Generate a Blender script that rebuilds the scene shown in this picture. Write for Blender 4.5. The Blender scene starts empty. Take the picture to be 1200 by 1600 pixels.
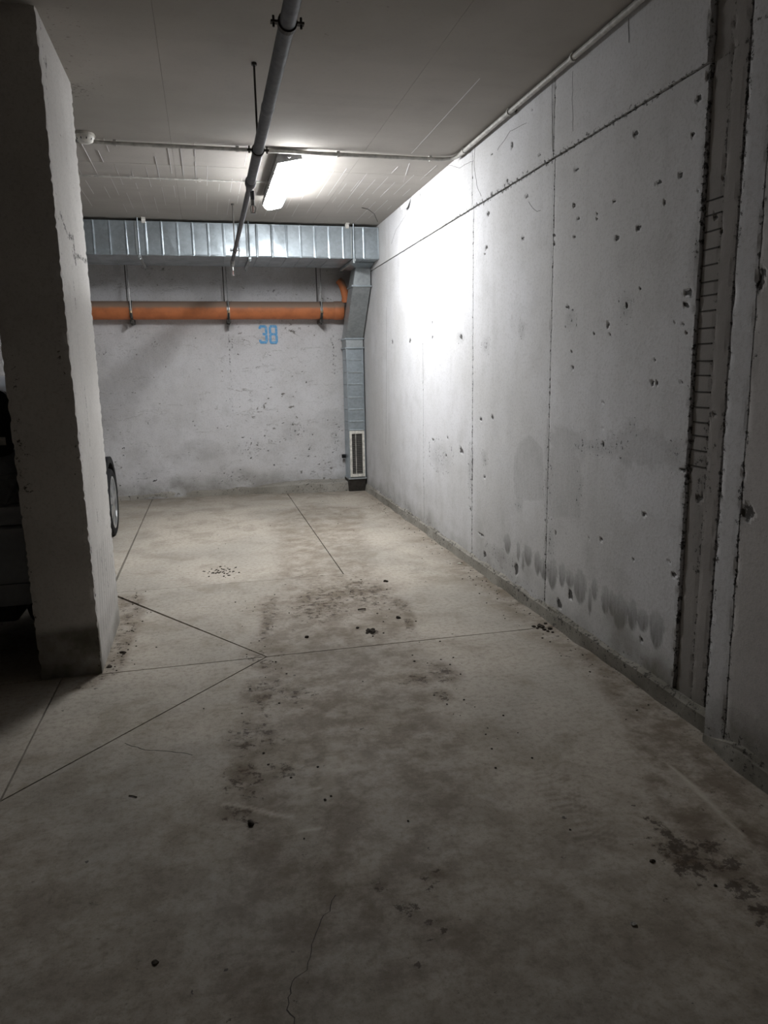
import bpy, bmesh, math, random
import numpy as np
from mathutils import Vector, Matrix

random.seed(7)
rng = np.random.default_rng(7)
SC = bpy.context.scene
COL = SC.collection

# ------------------------------------------------------------------ camera
def rot_axes(yaw, pit, rol):
    cy, sy, cp, sp = math.cos(yaw), math.sin(yaw), math.cos(pit), math.sin(pit)
    f = Vector((sy*cp, cy*cp, sp)); r = Vector((cy, -sy, 0)); u = r.cross(f)
    cr, sr = math.cos(rol), math.sin(rol)
    return r*cr + u*sr, -r*sr + u*cr, f

cam_data = bpy.data.cameras.new('camera')
cam = bpy.data.objects.new('camera', cam_data); COL.objects.link(cam)
R_, U_, F_ = rot_axes(math.radians(13.36), math.radians(-10.88), math.radians(-1.053))
cam.matrix_world = Matrix(((R_.x, U_.x, -F_.x, 0), (R_.y, U_.y, -F_.y, 0), (R_.z, U_.z, -F_.z, 1.4), (0, 0, 0, 1)))
cam_data.sensor_fit = 'HORIZONTAL'; cam_data.sensor_width = 36.0
cam_data.lens = 1148/1200*36.0
cam_data.clip_start = 0.05
SC.camera = cam

# ------------------------------------------------------------------ world, exposure, lamp power
W = bpy.data.worlds.new('world'); SC.world = W; W.use_nodes = True
W.node_tree.nodes['Background'].inputs[0].default_value = (0.9, 0.93, 1, 1)
W.node_tree.nodes['Background'].inputs[1].default_value = 0.0
SC.view_settings.view_transform = 'Standard'
SC.view_settings.look = 'None'
SC.view_settings.gamma = 1.0
SC.view_settings.use_curve_mapping = False
SC.view_settings.exposure = 0.0
LAMP_COLOR = (0.975, 0.985, 1.0, 1)
FILL_COLOR = (1.0, 0.80, 0.62, 1)   # warm tint of the added fill lamp
LAMP_POWER = 138.0                   # the fluorescent fitting in view
BAY_POWER = 18.0                     # its twin two bays to the left, behind the column
FILL_POWER = 7.0                   # unseen fill lamp, added behind the camera to lift the near surfaces
SC.cycles.max_bounces = 10
SC.cycles.diffuse_bounces = 8
SC.cycles.sample_clamp_indirect = 4.0

CEIL = 2.841
XW = 1.81          # right wall
XN = 1.75          # nearer, thicker part of the right wall
YB = 8.75          # back wall
XL, YF = -8.0, -7.0

# ------------------------------------------------------------------ helpers
def tag(o, label=None, cat=None, group=None, kind=None):
    if label: o['label'] = label
    if cat: o['category'] = cat
    if group: o['group'] = group
    if kind: o['kind'] = kind
    return o

def empty(name, loc=(0, 0, 0)):
    o = bpy.data.objects.new(name, None); COL.objects.link(o); o.location = loc
    o.empty_display_size = 0.1
    return o

def link(name, me, parent=None):
    o = bpy.data.objects.new(name, me); COL.objects.link(o)
    if parent is not None:
        o.parent = parent
        bpy.context.view_layer.update()
        o.matrix_parent_inverse = parent.matrix_world.inverted()
    return o

def obj(name, bm, mat, parent=None, smooth=False):
    me = bpy.data.meshes.new(name)
    bmesh.ops.recalc_face_normals(bm, faces=bm.faces)
    bm.to_mesh(me); bm.free()
    if mat: me.materials.append(mat)
    if smooth:
        me.polygons.foreach_set('use_smooth', [True]*len(me.polygons))
        try: me.set_sharp_from_angle(angle=math.radians(40))
        except Exception: pass
    return link(name, me, parent)

def box(bm, x0, x1, y0, y1, z0, z1, bev=0.0):
    r = bmesh.ops.create_cube(bm, size=1)
    vs = r['verts']
    for v in vs:
        v.co = Vector(((x0+x1)/2 + v.co.x*(x1-x0), (y0+y1)/2 + v.co.y*(y1-y0), (z0+z1)/2 + v.co.z*(z1-z0)))
    if bev > 0:
        es = list({e for v in vs for e in v.link_edges})
        bmesh.ops.bevel(bm, geom=es, offset=bev, segments=2, affect='EDGES', profile=0.6)

def bx(name, dims, mat, parent=None, bev=0.0):
    bm = bmesh.new(); box(bm, *dims, bev=bev)
    return obj(name, bm, mat, parent)

def tube(bm, pts, rad, seg=12, cap=True):
    pts = [Vector(p) for p in pts]
    rads = rad if isinstance(rad, (list, tuple)) else [rad]*len(pts)
    rings = []
    ref = None
    for i, p in enumerate(pts):
        t = (pts[min(i+1, len(pts)-1)] - pts[max(i-1, 0)])
        if t.length < 1e-9: t = Vector((0, 0, 1))
        t.normalize()
        if ref is None:
            ref = Vector((0, 0, 1)) if abs(t.z) < 0.9 else Vector((1, 0, 0))
        a = t.cross(ref)
        if a.length < 1e-4: a = t.cross(Vector((0.3, 1, 0.2)))
        a.normalize(); b = a.cross(t).normalized(); ref = b
        rings.append([bm.verts.new(p + (a*math.cos(2*math.pi*k/seg) + b*math.sin(2*math.pi*k/seg))*rads[i]) for k in range(seg)])
    for r0, r1 in zip(rings, rings[1:]):
        for k in range(seg):
            bm.faces.new((r0[k], r0[(k+1) % seg], r1[(k+1) % seg], r1[k]))
    if cap:
        bm.faces.new(rings[0][::-1]); bm.faces.new(rings[-1])

def tb(name, pts, rad, mat, parent=None, seg=12):
    bm = bmesh.new(); tube(bm, pts, rad, seg)
    return obj(name, bm, mat, parent, smooth=True)

def prism(bm, prof, axis, a0, a1):
    """closed 2-D profile swept along an axis; prof in the two other axes (in XYZ order)"""
    def P(q, a):
        return {'X': (a, q[0], q[1]), 'Y': (q[0], a, q[1]), 'Z': (q[0], q[1], a)}[axis]
    A = [bm.verts.new(P(q, a0)) for q in prof]; B = [bm.verts.new(P(q, a1)) for q in prof]
    n = len(prof)
    for i in range(n): bm.faces.new((A[i], A[(i+1) % n], B[(i+1) % n], B[i]))
    bm.faces.new(A[::-1]); bm.faces.new(B)

def ring(bm, c, axis, r_in, r_out, half, seg=20):
    """flat collar around an axis"""
    def P(a, r, h):
        u, v = math.cos(a)*r, math.sin(a)*r
        d = {'X': (h, u, v), 'Y': (u, h, v), 'Z': (u, v, h)}[axis]
        return Vector(c) + Vector(d)
    prof = [(r_in, -half), (r_out, -half), (r_out, half), (r_in, half)]
    rows = [[bm.verts.new(P(2*math.pi*k/seg, r, h)) for r, h in prof] for k in range(seg)]
    for k in range(seg):
        a, b = rows[k], rows[(k+1) % seg]
        for j in range(4): bm.faces.new((a[j], a[(j+1) % 4], b[(j+1) % 4], b[j]))

# ------------------------------------------------------------------ materials
class NB:
    def __init__(s, name):
        s.m = bpy.data.materials.new(name); s.m.use_nodes = True
        s.t = s.m.node_tree; s.n = s.t.nodes; s.b = s.n['Principled BSDF']
        s.b.inputs['Specular IOR Level'].default_value = 0.25
        s.geo = s.n.new('ShaderNodeNewGeometry')
        s.pos = s.geo.outputs['Position']
    def put(s, inp, v):
        if hasattr(v, 'links'): s.t.links.new(v, inp)
        else:
            try: inp.default_value = v
            except Exception: inp.default_value = (*v, 1) if len(v) == 3 else v
    def scaled(s, sc):
        m = s.n.new('ShaderNodeVectorMath'); m.operation = 'MULTIPLY'
        s.put(m.inputs[0], s.pos); m.inputs[1].default_value = sc
        return m.outputs[0]
    def noise(s, scale, detail=5, rough=0.55, vec=None, dist=0.0, color=False):
        t = s.n.new('ShaderNodeTexNoise')
        s.put(t.inputs['Vector'], vec or s.pos)
        t.inputs['Scale'].default_value = scale; t.inputs['Detail'].default_value = detail
        t.inputs['Roughness'].default_value = rough; t.inputs['Distortion'].default_value = dist
        return t.outputs['Color' if color else 'Fac']
    def voro(s, scale, feature='F1', out='Distance', vec=None):
        t = s.n.new('ShaderNodeTexVoronoi'); t.feature = feature
        s.put(t.inputs['Vector'], vec or s.pos); t.inputs['Scale'].default_value = scale
        return t.outputs[out]
    def math(s, op, a, b=0.0, c=0.0, clamp=False):
        m = s.n.new('ShaderNodeMath'); m.operation = op; m.use_clamp = clamp
        s.put(m.inputs[0], a); s.put(m.inputs[1], b); s.put(m.inputs[2], c)
        return m.outputs[0]
    def step(s, v, lo, hi, a=0.0, b=1.0):
        m = s.n.new('ShaderNodeMapRange'); m.interpolation_type = 'SMOOTHSTEP'
        s.put(m.inputs['Value'], v)
        m.inputs['From Min'].default_value = lo; m.inputs['From Max'].default_value = hi
        m.inputs['To Min'].default_value = a; m.inputs['To Max'].default_value = b
        return m.outputs[0]
    def mix(s, f, a, b, mode='MIX'):
        m = s.n.new('ShaderNodeMix'); m.data_type = 'RGBA'; m.blend_type = mode
        s.put(m.inputs['Factor'], f)
        s.put(m.inputs['A'] if False else m.inputs[6], a if hasattr(a, 'links') else (*a, 1))
        s.put(m.inputs[7], b if hasattr(b, 'links') else (*b, 1))
        return m.outputs[2]
    def mask(s, name='wear_shade'):
        a = s.n.new('ShaderNodeAttribute'); a.attribute_name = name
        p = s.n.new('ShaderNodeSeparateColor'); s.put(p.inputs[0], a.outputs['Color'])
        return p.outputs[0], p.outputs[1], p.outputs[2]
    def sep(s, v=None):
        p = s.n.new('ShaderNodeSeparateXYZ'); s.put(p.inputs[0], v or s.pos)
        return p.outputs
    def bump(s, h, strength=0.3, dist=0.01):
        b = s.n.new('ShaderNodeBump'); b.inputs['Strength'].default_value = strength
        b.inputs['Distance'].default_value = dist; s.put(b.inputs['Height'], h)
        s.put(s.b.inputs['Normal'], b.outputs[0])
    def out(s, color, rough=0.9, metal=0.0):
        s.put(s.b.inputs['Base Color'], color if hasattr(color, 'links') else (*color, 1))
        s.put(s.b.inputs['Roughness'], rough); s.put(s.b.inputs['Metallic'], metal)
        return s.m

def plain(name, c, rough=0.6, metal=0.0, var=0.25, scale=30):
    b = NB(name)
    n = b.noise(scale, 5)
    col = b.mix(b.step(n, 0.3, 0.7), tuple(v*(1-var) for v in c), tuple(min(1, v*(1+var*0.5)) for v in c))
    b.bump(n, 0.08, 0.003)
    return b.out(col, rough, metal)

def wall_material(name, light, dark, pits=0.0, bump=0.25, streak=True):
    b = NB(name)
    R, G, B = b.mask()
    big = b.noise(0.9, 4); mid = b.noise(5.0, 7, 0.6); fine = b.noise(70, 6, 0.7); grit = b.noise(240, 3, 0.7)
    col = b.mix(b.step(big, 0.35, 0.65), light, dark)
    col = b.mix(b.math('MULTIPLY', b.step(mid, 0.45, 0.75), 0.35), col, tuple(v*0.78 for v in dark))
    if streak:
        st = b.noise(1.0, 5, 0.6, b.scaled((9, 9, 0.5)))
        col = b.mix(b.math('MULTIPLY', b.step(st, 0.5, 0.78), 0.22), col, tuple(v*0.7 for v in dark))
    col = b.mix(b.math('MULTIPLY', b.step(fine, 0.48, 0.66), 0.22), col, (0.22, 0.21, 0.19))
    col = b.mix(b.math('MULTIPLY', b.step(grit, 0.55, 0.68), 0.18), col, (0.16, 0.15, 0.14))
    if pits > 0:
        p1 = b.noise(13, 4, 0.65, b.scaled((1, 1, 1.5)))
        area = b.noise(1.7, 3)
        pv = b.math('ADD', p1, b.math('MULTIPLY', b.math('SUBTRACT', area, 0.5), 0.35))
        col = b.mix(b.math('MULTIPLY', b.step(pv, 0.66, 0.72), pits), col, (0.16, 0.15, 0.135))
        p2 = b.noise(5.5, 6, 0.7, b.scaled((0.6, 0.6, 1.8)), 0.8)
        col = b.mix(b.math('MULTIPLY', b.step(b.math('ABSOLUTE', b.math('SUBTRACT', p2, 0.62)), 0.014, 0.0), pits*0.75), col, (0.2, 0.19, 0.17))
    # smooth grey smears (G), damp dirt (B), ragged holes and joints (R)
    sm = b.noise(1.0, 6, 0.6, b.scaled((60, 60, 9)))
    g = b.math('MULTIPLY', G, b.step(sm, 0.25, 0.7, 0.55, 1.0))
    col = b.mix(g, col, (0.135, 0.135, 0.13))
    bb = b.math('MULTIPLY', B, b.step(mid, 0.2, 0.75, 0.45, 1.15), clamp=True)
    col = b.mix(bb, col, (0.15, 0.14, 0.115))
    v = b.math('ADD', R, b.math('MULTIPLY', b.math('SUBTRACT', b.noise(42, 9, 0.76), 0.5), 3.2))
    k = b.math('MULTIPLY', b.step(v, 0.5, 0.68), 0.88)
    col = b.mix(k, col, (0.035, 0.032, 0.028))
    h = b.math('ADD', b.math('MULTIPLY', mid, 0.6), b.math('MULTIPLY', fine, 0.25))
    h = b.math('ADD', h, b.math('MULTIPLY', grit, 0.08))
    h = b.math('SUBTRACT', h, b.math('MULTIPLY', k, 0.6))
    b.bump(h, bump, 0.02)
    return b.out(col, 0.92)

def floor_material():
    b = NB('floor_concrete')
    R, G, B = b.mask()
    big = b.noise(0.8, 5, 0.55, None, 0.4); mid = b.noise(3.2, 8, 0.62, None, 0.6); fine = b.noise(38, 7, 0.7); grit = b.noise(160, 4, 0.75)
    sw = b.noise(1.0, 6, 0.6, b.scaled((2.0, 9, 1)))
    col = b.mix(b.step(big, 0.35, 0.66), (0.445, 0.40, 0.34), (0.325, 0.30, 0.26))
    col = b.mix(b.math('MULTIPLY', b.step(mid, 0.46, 0.7), 0.55), col, (0.225, 0.195, 0.15))
    col = b.mix(b.math('MULTIPLY', b.step(sw, 0.5, 0.8), 0.35), col, (0.46, 0.43, 0.37))
    col = b.mix(b.math('MULTIPLY', b.step(fine, 0.44, 0.68), 0.42), col, (0.14, 0.12, 0.09))
    col = b.mix(b.math('MULTIPLY', b.step(grit, 0.54, 0.68), 0.4), col, (0.50, 0.46, 0.39))
    grit2 = b.noise(110, 5, 0.75)
    col = b.mix(b.math('MULTIPLY', b.step(grit2, 0.54, 0.66), 0.35), col, (0.12, 0.105, 0.085))
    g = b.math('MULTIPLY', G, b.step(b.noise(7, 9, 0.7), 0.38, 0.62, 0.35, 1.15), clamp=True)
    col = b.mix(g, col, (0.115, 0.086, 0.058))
    sp = b.math('ADD', R, b.math('MULTIPLY', b.math('SUBTRACT', b.noise(22, 10, 0.78), 0.5), 3.8))
    col = b.mix(b.math('MULTIPLY', b.step(sp, 0.52, 0.75), 0.78), col, (0.042, 0.03, 0.02))
    peb = b.noise(20, 3, 0.5)
    col = b.mix(b.math('MULTIPLY', b.step(peb, 0.735, 0.75), 0.8), col, (0.05, 0.045, 0.04))
    col = b.mix(b.math('MULTIPLY', B, b.step(fine, 0.3, 0.6, 0.3, 1.0)), col, (0.55, 0.5, 0.42))
    h = b.math('ADD', b.math('MULTIPLY', mid, 0.5), b.math('MULTIPLY', fine, 0.25))
    h = b.math('ADD', h, b.math('MULTIPLY', grit, 0.12))
    b.bump(h, 0.22, 0.015)
    return b.out(col, b.step(mid, 0.3, 0.7, 0.72, 0.92))

def ceiling_material():
    b = NB('ceiling_concrete')
    R, G, B = b.mask()
    big = b.noise(0.7, 4); mid = b.noise(4, 7, 0.6); fine = b.noise(60, 6, 0.7)
    st = b.noise(1.0, 4, 0.5, b.scaled((0.6, 7, 1)))
    col = b.mix(b.step(big, 0.35, 0.65), (0.42, 0.395, 0.365), (0.35, 0.33, 0.30))
    col = b.mix(b.math('MULTIPLY', b.step(mid, 0.45, 0.75), 0.35), col, (0.33, 0.31, 0.285))
    col = b.mix(b.math('MULTIPLY', b.step(st, 0.5, 0.75), 0.2), col, (0.3, 0.285, 0.26))
    col = b.mix(b.math('MULTIPLY', b.step(fine, 0.5, 0.75), 0.15), col, (0.22, 0.2, 0.18))
    v = b.math('ADD', R, b.math('MULTIPLY', b.math('SUBTRACT', b.noise(45, 6, 0.72), 0.5), 1.5))
    col = b.mix(b.math('MULTIPLY', b.step(v, 0.47, 0.65), 0.8), col, (0.08, 0.07, 0.06))
    b.bump(b.math('ADD', b.math('MULTIPLY', mid, 0.5), b.math('MULTIPLY', fine, 0.3)), 0.15, 0.01)
    return b.out(col, 0.92)

def galvanized(name, base=(0.43, 0.485, 0.52), rough=0.36, metal=0.85):
    b = NB(name)
    c = b.voro(42, 'F1', 'Color'); p = b.sep(c)[0]
    n = b.noise(5, 6, 0.6)
    col = b.mix(b.step(p, 0.1, 0.9), tuple(v*0.93 for v in base), tuple(min(1, v*1.05) for v in base))
    col = b.mix(b.math('MULTIPLY', b.step(n, 0.45, 0.75), 0.4), col, tuple(v*0.5 for v in base))
    r = b.step(n, 0.3, 0.7, rough-0.06, rough+0.14)
    b.bump(n, 0.12, 0.01)
    return b.out(col, r, metal)

M = {}
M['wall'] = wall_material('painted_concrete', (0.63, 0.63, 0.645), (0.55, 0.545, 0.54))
M['wall_near'] = wall_material('near_wall_concrete', (0.55, 0.53, 0.52), (0.46, 0.44, 0.425))  # darker concrete tone for the nearer length of the right wall
M['strip'] = wall_material('bare_joint_concrete', (0.29, 0.27, 0.255), (0.22, 0.205, 0.19))
M['back'] = wall_material('rough_render', (0.68, 0.675, 0.69), (0.59, 0.58, 0.58), pits=0.9, bump=0.6, streak=False)
M['pillar'] = wall_material('pillar_concrete', (0.68, 0.66, 0.635), (0.59, 0.57, 0.545))
M['garage'] = wall_material('garage_concrete', (0.30, 0.285, 0.265), (0.22, 0.21, 0.195))
M['plinth'] = wall_material('footing_concrete', (0.42, 0.40, 0.36), (0.32, 0.30, 0.26), pits=0.6, bump=0.5, streak=False)
M['floor'] = floor_material()
M['ceil'] = ceiling_material()
M['galv'] = galvanized('galvanized_steel')
M['galv_dull'] = galvanized('dull_galvanized_steel', (0.42, 0.45, 0.46), 0.48, 0.75)
M['rod'] = plain('hanger_steel', (0.35, 0.35, 0.34), 0.42, 0.9)
M['darksteel'] = plain('dark_steel', (0.07, 0.065, 0.06), 0.55, 0.6)
M['rod_dark'] = plain('dusty_dark', (0.075, 0.068, 0.06), 0.95)
M['sub'] = plain('joint_filler', (0.045, 0.04, 0.035), 0.95)
M['conduit'] = plain('grey_conduit', (0.5, 0.49, 0.46), 0.5)
M['pipe_steel'] = plain('sprinkler_pipe_steel', (0.11, 0.115, 0.125), 0.5, 0.3)
M['white_plastic'] = plain('white_plastic', (0.75, 0.73, 0.68), 0.45)
M['grey_plastic'] = plain('grey_polycarbonate', (0.38, 0.38, 0.38), 0.45)
M['black'] = plain('black_rubber', (0.009, 0.009, 0.010), 0.75)
M['brass'] = plain('brass', (0.55, 0.42, 0.25), 0.35, 0.9)
M['red'] = plain('red_glass_bulb', (0.45, 0.28, 0.26), 0.25)
M['frame'] = plain('cream_grille_frame', (0.68, 0.66, 0.6), 0.5)
M['grille_dark'] = plain('grille_blade', (0.12, 0.115, 0.105), 0.6)
M['crumb'] = plain('dry_dirt', (0.05, 0.04, 0.03), 0.95, 0, 0.5, 90)
M['paper'] = plain('paper_scrap', (0.7, 0.68, 0.62), 0.9)
M['straw'] = plain('dry_twig', (0.08, 0.06, 0.04), 0.9)
M['carpaint'] = plain('dark_grey_car_paint', (0.27, 0.29, 0.32), 0.32, 0.1, 0.08)
M['cartrim'] = plain('car_trim_plastic', (0.025, 0.026, 0.028), 0.55)
M['carglass'] = plain('tinted_car_glass', (0.012, 0.014, 0.016), 0.06, 0.0, 0.05)
M['taillight'] = plain('taillight_lens', (0.16, 0.17, 0.18), 0.15)
M['alloy'] = plain('alloy_wheel', (0.62, 0.63, 0.64), 0.3, 0.85, 0.06)

def _drain():
    b = NB('orange_drain_plastic')
    n = b.noise(9, 6)
    up = b.sep(b.geo.outputs['Normal'])[2]
    col = b.mix(b.step(n, 0.35, 0.7), (0.56, 0.19, 0.075), (0.43, 0.145, 0.06))
    dust = b.step(b.math('ADD', up, b.math('MULTIPLY', b.math('SUBTRACT', n, 0.5), 0.25)), 0.05, 0.42)
    col = b.mix(b.math('MULTIPLY', dust, 0.85), col, (0.25, 0.21, 0.17))    # settled dust on the upper side
    return b.out(col, 0.55)
M['orange'] = _drain()

def _blue():
    b = NB('faded_blue_paint')
    n = b.noise(45, 6, 0.7)
    col = b.mix(b.step(n, 0.45, 0.66), (0.13, 0.38, 0.68), (0.33, 0.52, 0.70))
    return b.out(col, 0.85)
M['blue'] = _blue()

def emitter(name, power, color=LAMP_COLOR):
    m = bpy.data.materials.new(name); m.use_nodes = True
    t = m.node_tree; t.nodes.remove(t.nodes['Principled BSDF'])
    e = t.nodes.new('ShaderNodeEmission'); e.inputs[0].default_value = color; e.inputs[1].default_value = power
    t.links.new(e.outputs[0], t.nodes['Material Output'].inputs[0])
    return m

# ------------------------------------------------------------------ mask painting (stains, holes, foreground shade, wear)
def sstep(x, a, b):
    t = np.clip((x-a)/(b-a), 0, 1); return t*t*(3-2*t)

def seg_dist(u, v, pts):
    d = np.full(u.shape, 1e9)
    for (a0, a1), (b0, b1) in zip(pts, pts[1:]):
        dx, dy = b0-a0, b1-a1; L = dx*dx+dy*dy+1e-12
        t = np.clip(((u-a0)*dx+(v-a1)*dy)/L, 0, 1)
        d = np.minimum(d, np.hypot(u-a0-t*dx, v-a1-t*dy))
    return d

def poly_in(u, v, P, soft):
    ins = np.zeros(u.shape, bool); n = len(P); j = n-1
    for i in range(n):
        (xi, yi), (xj, yj) = P[i], P[j]
        c = ((yi > v) != (yj > v)) & (u < (xj-xi)*(v-yi)/((yj-yi) if abs(yj-yi) > 1e-12 else 1e-12)+xi)
        ins ^= c; j = i
    d = seg_dist(u, v, list(P)+[P[0]])
    s = np.where(ins, d, -d)
    return sstep(s, -soft, soft)

def ell(u, v, b, grow=1.0):
    return np.sqrt(((u-b[0])/(b[2]*grow))**2 + ((v-b[1])/(b[3]*grow))**2)

def paint(me, rgb):
    a = me.color_attributes.new('wear_shade', 'FLOAT_COLOR', 'POINT')
    n = len(me.vertices)
    buf = np.ones((n, 4), np.float32); buf[:, :3] = np.clip(rgb, 0, 1)
    a.data.foreach_set('color', buf.ravel())

def coords(me):
    n = len(me.vertices); c = np.empty(n*3, np.float32); me.vertices.foreach_get('co', c)
    return c.reshape(-1, 3).astype(np.float64)

def lattice(name, us, vs, fn, mat, parent=None, skirt=None, smooth=False):
    """a sheet over the coordinate lists us x vs; fn(u, v) -> xyz arrays; skirt = vector that gives the piece its thickness"""
    U, V = np.meshgrid(us, vs, indexing='ij')
    x, y, z = fn(U, V)
    nu, nv = len(us), len(vs)
    co = np.stack([x, y, z], -1).reshape(-1, 3)
    idx = np.arange(nu*nv).reshape(nu, nv)
    q = np.stack([idx[:-1, :-1], idx[1:, :-1], idx[1:, 1:], idx[:-1, 1:]], -1).reshape(-1, 4)
    if skirt is not None:
        b = np.concatenate([idx[:, 0], idx[-1, 1:], idx[-2::-1, -1], idx[0, -2:0:-1]])
        co2 = co[b] + np.array(skirt); k = len(co); n = len(b)
        co = np.concatenate([co, co2])
        i = np.arange(n); j = (i+1) % n
        q = np.concatenate([q, np.stack([b[j], b[i], k+i, k+j], -1)])
    me = bpy.data.meshes.new(name)
    me.vertices.add(len(co)); me.vertices.foreach_set('co', co.astype(np.float32).ravel())
    me.loops.add(q.size); me.loops.foreach_set('vertex_index', q.astype(np.int32).ravel())
    me.polygons.add(len(q)); me.polygons.foreach_set('loop_start', np.arange(0, q.size, 4, dtype=np.int32))
    me.update(calc_edges=True); me.validate()
    me.materials.append(mat)
    me.polygons.foreach_set('use_smooth', [bool(smooth)]*len(me.polygons))
    if smooth: me.set_sharp_from_angle(angle=math.radians(30))
    return link(name, me, parent)

def spaced(a, b, step):
    return np.linspace(a, b, max(2, int(round(abs(b-a)/step))+1))

# ------------------------------------------------------------------ measured marks, in metres on their own surface
HOLES = [(2.961, 2.348, 0.024, 0.015), (3.473, 2.338, 0.026, 0.012), (2.552, 2.35, 0.019, 0.013), (2.577, 2.233, 0.015, 0.009), (2.774, 2.117, 0.03, 0.012), (2.638, 2.112, 0.016, 0.009), (2.733, 2.034, 0.009, 0.015), (3.482, 2.177, 0.02, 0.015), (3.439, 2.106, 0.019, 0.015), (3.262, 2.1, 0.011, 0.008), (3.26, 2.069, 0.012, 0.008), (3.473, 2.029, 0.014, 0.009), (3.075, 1.957, 0.021, 0.014), (2.911, 1.972, 0.024, 0.013), (3.109, 2.118, 0.017, 0.008), (3.689, 2.076, 0.015, 0.01), (3.687, 2.031, 0.015, 0.01), (4.049, 2.344, 0.026, 0.017), (4.63, 2.368, 0.033, 0.019), (4.083, 2.126, 0.026, 0.014), (4.648, 2.162, 0.034, 0.015), (4.681, 2.128, 0.023, 0.008), (4.421, 1.736, 0.02, 0.007), (5.832, 1.658, 0.035, 0.02), (6.507, 1.662, 0.042, 0.022), (7.137, 1.677, 0.038, 0.031), (5.136, 1.626, 0.041, 0.022), (5.829, 1.774, 0.026, 0.02), (3.526, 1.699, 0.021, 0.012), (3.122, 1.586, 0.016, 0.022), (3.108, 1.543, 0.011, 0.011), (3.247, 1.556, 0.012, 0.009), (2.55, 1.672, 0.027, 0.015), (2.561, 1.628, 0.019, 0.014), (2.628, 1.57, 0.008, 0.007), (2.57, 1.559, 0.012, 0.007), (2.543, 1.52, 0.012, 0.008), (3.453, 1.4, 0.021, 0.013), (2.754, 1.331, 0.014, 0.013), (2.722, 1.331, 0.013, 0.013), (2.737, 1.295, 0.004, 0.021), (2.561, 1.333, 0.016, 0.012), (2.748, 1.425, 0.013, 0.011), (3.128, 1.044, 0.012, 0.009), (2.876, 1.723, 0.01, 0.005), (3.464, 1.482, 0.01, 0.006), (3.142, 1.238, 0.012, 0.006), (3.133, 1.113, 0.012, 0.006), (2.364, 1.215, 0.021, 0.01), (2.093, 1.668, 0.02, 0.036), (2.762, 0.771, 0.019, 0.014), (3.111, 0.583, 0.011, 0.009), (3.227, 0.568, 0.012, 0.007), (3.469, 0.536, 0.015, 0.007), (3.586, 0.514, 0.015, 0.01), (2.833, 0.551, 0.01, 0.006), (2.573, 0.605, 0.012, 0.008), (2.539, 0.562, 0.02, 0.013), (2.739, 0.212, 0.015, 0.014), (3.399, 0.222, 0.034, 0.032), (3.518, 0.131, 0.029, 0.043), (4.096, 0.175, 0.039, 0.053), (2.425, 0.896, 0.03, 0.024), (5.132, 0.816, 0.036, 0.028), (5.83, 0.832, 0.036, 0.016), (5.444, 0.88, 0.023, 0.02), (4.521, 1.09, 0.022, 0.017), (4.729, 1.065, 0.024, 0.017), (4.65, 0.681, 0.024, 0.013), (4.638, 0.142, 0.036, 0.023), (4.702, 0.264, 0.061, 0.009), (3.586, 0.518, 0.015, 0.011), (2.435, 1.923, 0.014, 0.013), (2.403, 2.049, 0.01, 0.017), (2.511, 2.408, 0.011, 0.017), (2.974, 1.661, 0.015, 0.019), (5.103, 0.809, 0.027, 0.023), (4.191, 2.83, 0.018, 0.02), (3.961, 2.758, 0.012, 0.013), (4.238, 2.656, 0.013, 0.025), (3.862, 2.508, 0.015, 0.01), (4.553, 2.695, 0.021, 0.011), (4.307, 2.485, 0.019, 0.021), (2.527, 2.026, 0.007, 0.005), (2.388, 1.867, 0.02, 0.018), (2.073, 0.912, 0.03, 0.03), (5.477, 0.737, 0.016, 0.016), (4.922, 0.411, 0.026, 0.014), (2.521, 0.993, 0.016, 0.01)]
SPALL = [(2.979, 1.659, 0.056, 0.066), (3.488, 1.634, 0.061, 0.05), (4.079, 1.624, 0.053, 0.055), (4.645, 1.55, 0.079, 0.058), (5.136, 1.626, 0.082, 0.045), (2.989, 1.057, 0.063, 0.046), (2.9, 1.127, 0.049, 0.05), (2.575, 1.046, 0.056, 0.067), (2.413, 1.043, 0.08, 0.096), (2.415, 0.945, 0.059, 0.098), (5.624, 0.721, 0.287, 0.13), (4.652, 0.807, 0.058, 0.052), (3.321, 1.005, 0.038, 0.096), (3.341, 0.808, 0.033, 0.097), (3.69, 0.721, 0.054, 0.143), (3.659, 0.437, 0.054, 0.145), (3.712, 0.967, 0.039, 0.084), (4.925, 0.667, 0.052, 0.186), (4.073, 0.582, 0.055, 0.047), (4.375, 0.21, 0.207, 0.043), (2.524, 1.8, 0.038, 0.139), (2.094, 1.418, 0.023, 0.082), (2.096, 0.93, 0.03, 0.087), (3.138, 1.022, 0.219, 0.036), (2.424, 0.768, 0.045, 0.15)]
OVALS = [(4.241, 0.305, 0.061, 0.071), (4.071, 0.295, 0.028, 0.068), (4.003, 0.251, 0.023, 0.067), (3.932, 0.301, 0.062, 0.067), (3.8, 0.291, 0.05, 0.08), (3.611, 0.276, 0.068, 0.098), (3.498, 0.3, 0.043, 0.071), (3.3, 0.289, 0.078, 0.094), (3.193, 0.25, 0.019, 0.082), (3.153, 0.318, 0.03, 0.058), (3.049, 0.294, 0.046, 0.072), (2.922, 0.28, 0.078, 0.097), (2.817, 0.299, 0.045, 0.079), (2.737, 0.302, 0.052, 0.057), (2.631, 0.295, 0.062, 0.095), (3.715, 0.275, 0.064, 0.067), (3.411, 0.302, 0.055, 0.051), (2.985, 0.295, 0.044, 0.062)]
PATCH = [(3.944, 0.776, 0.185, 0.212), (3.479, 0.822, 0.181, 0.196), (3.512, 1.02, 0.176, 0.08), (2.82, 1.053, 0.266, 0.083)]
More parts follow.
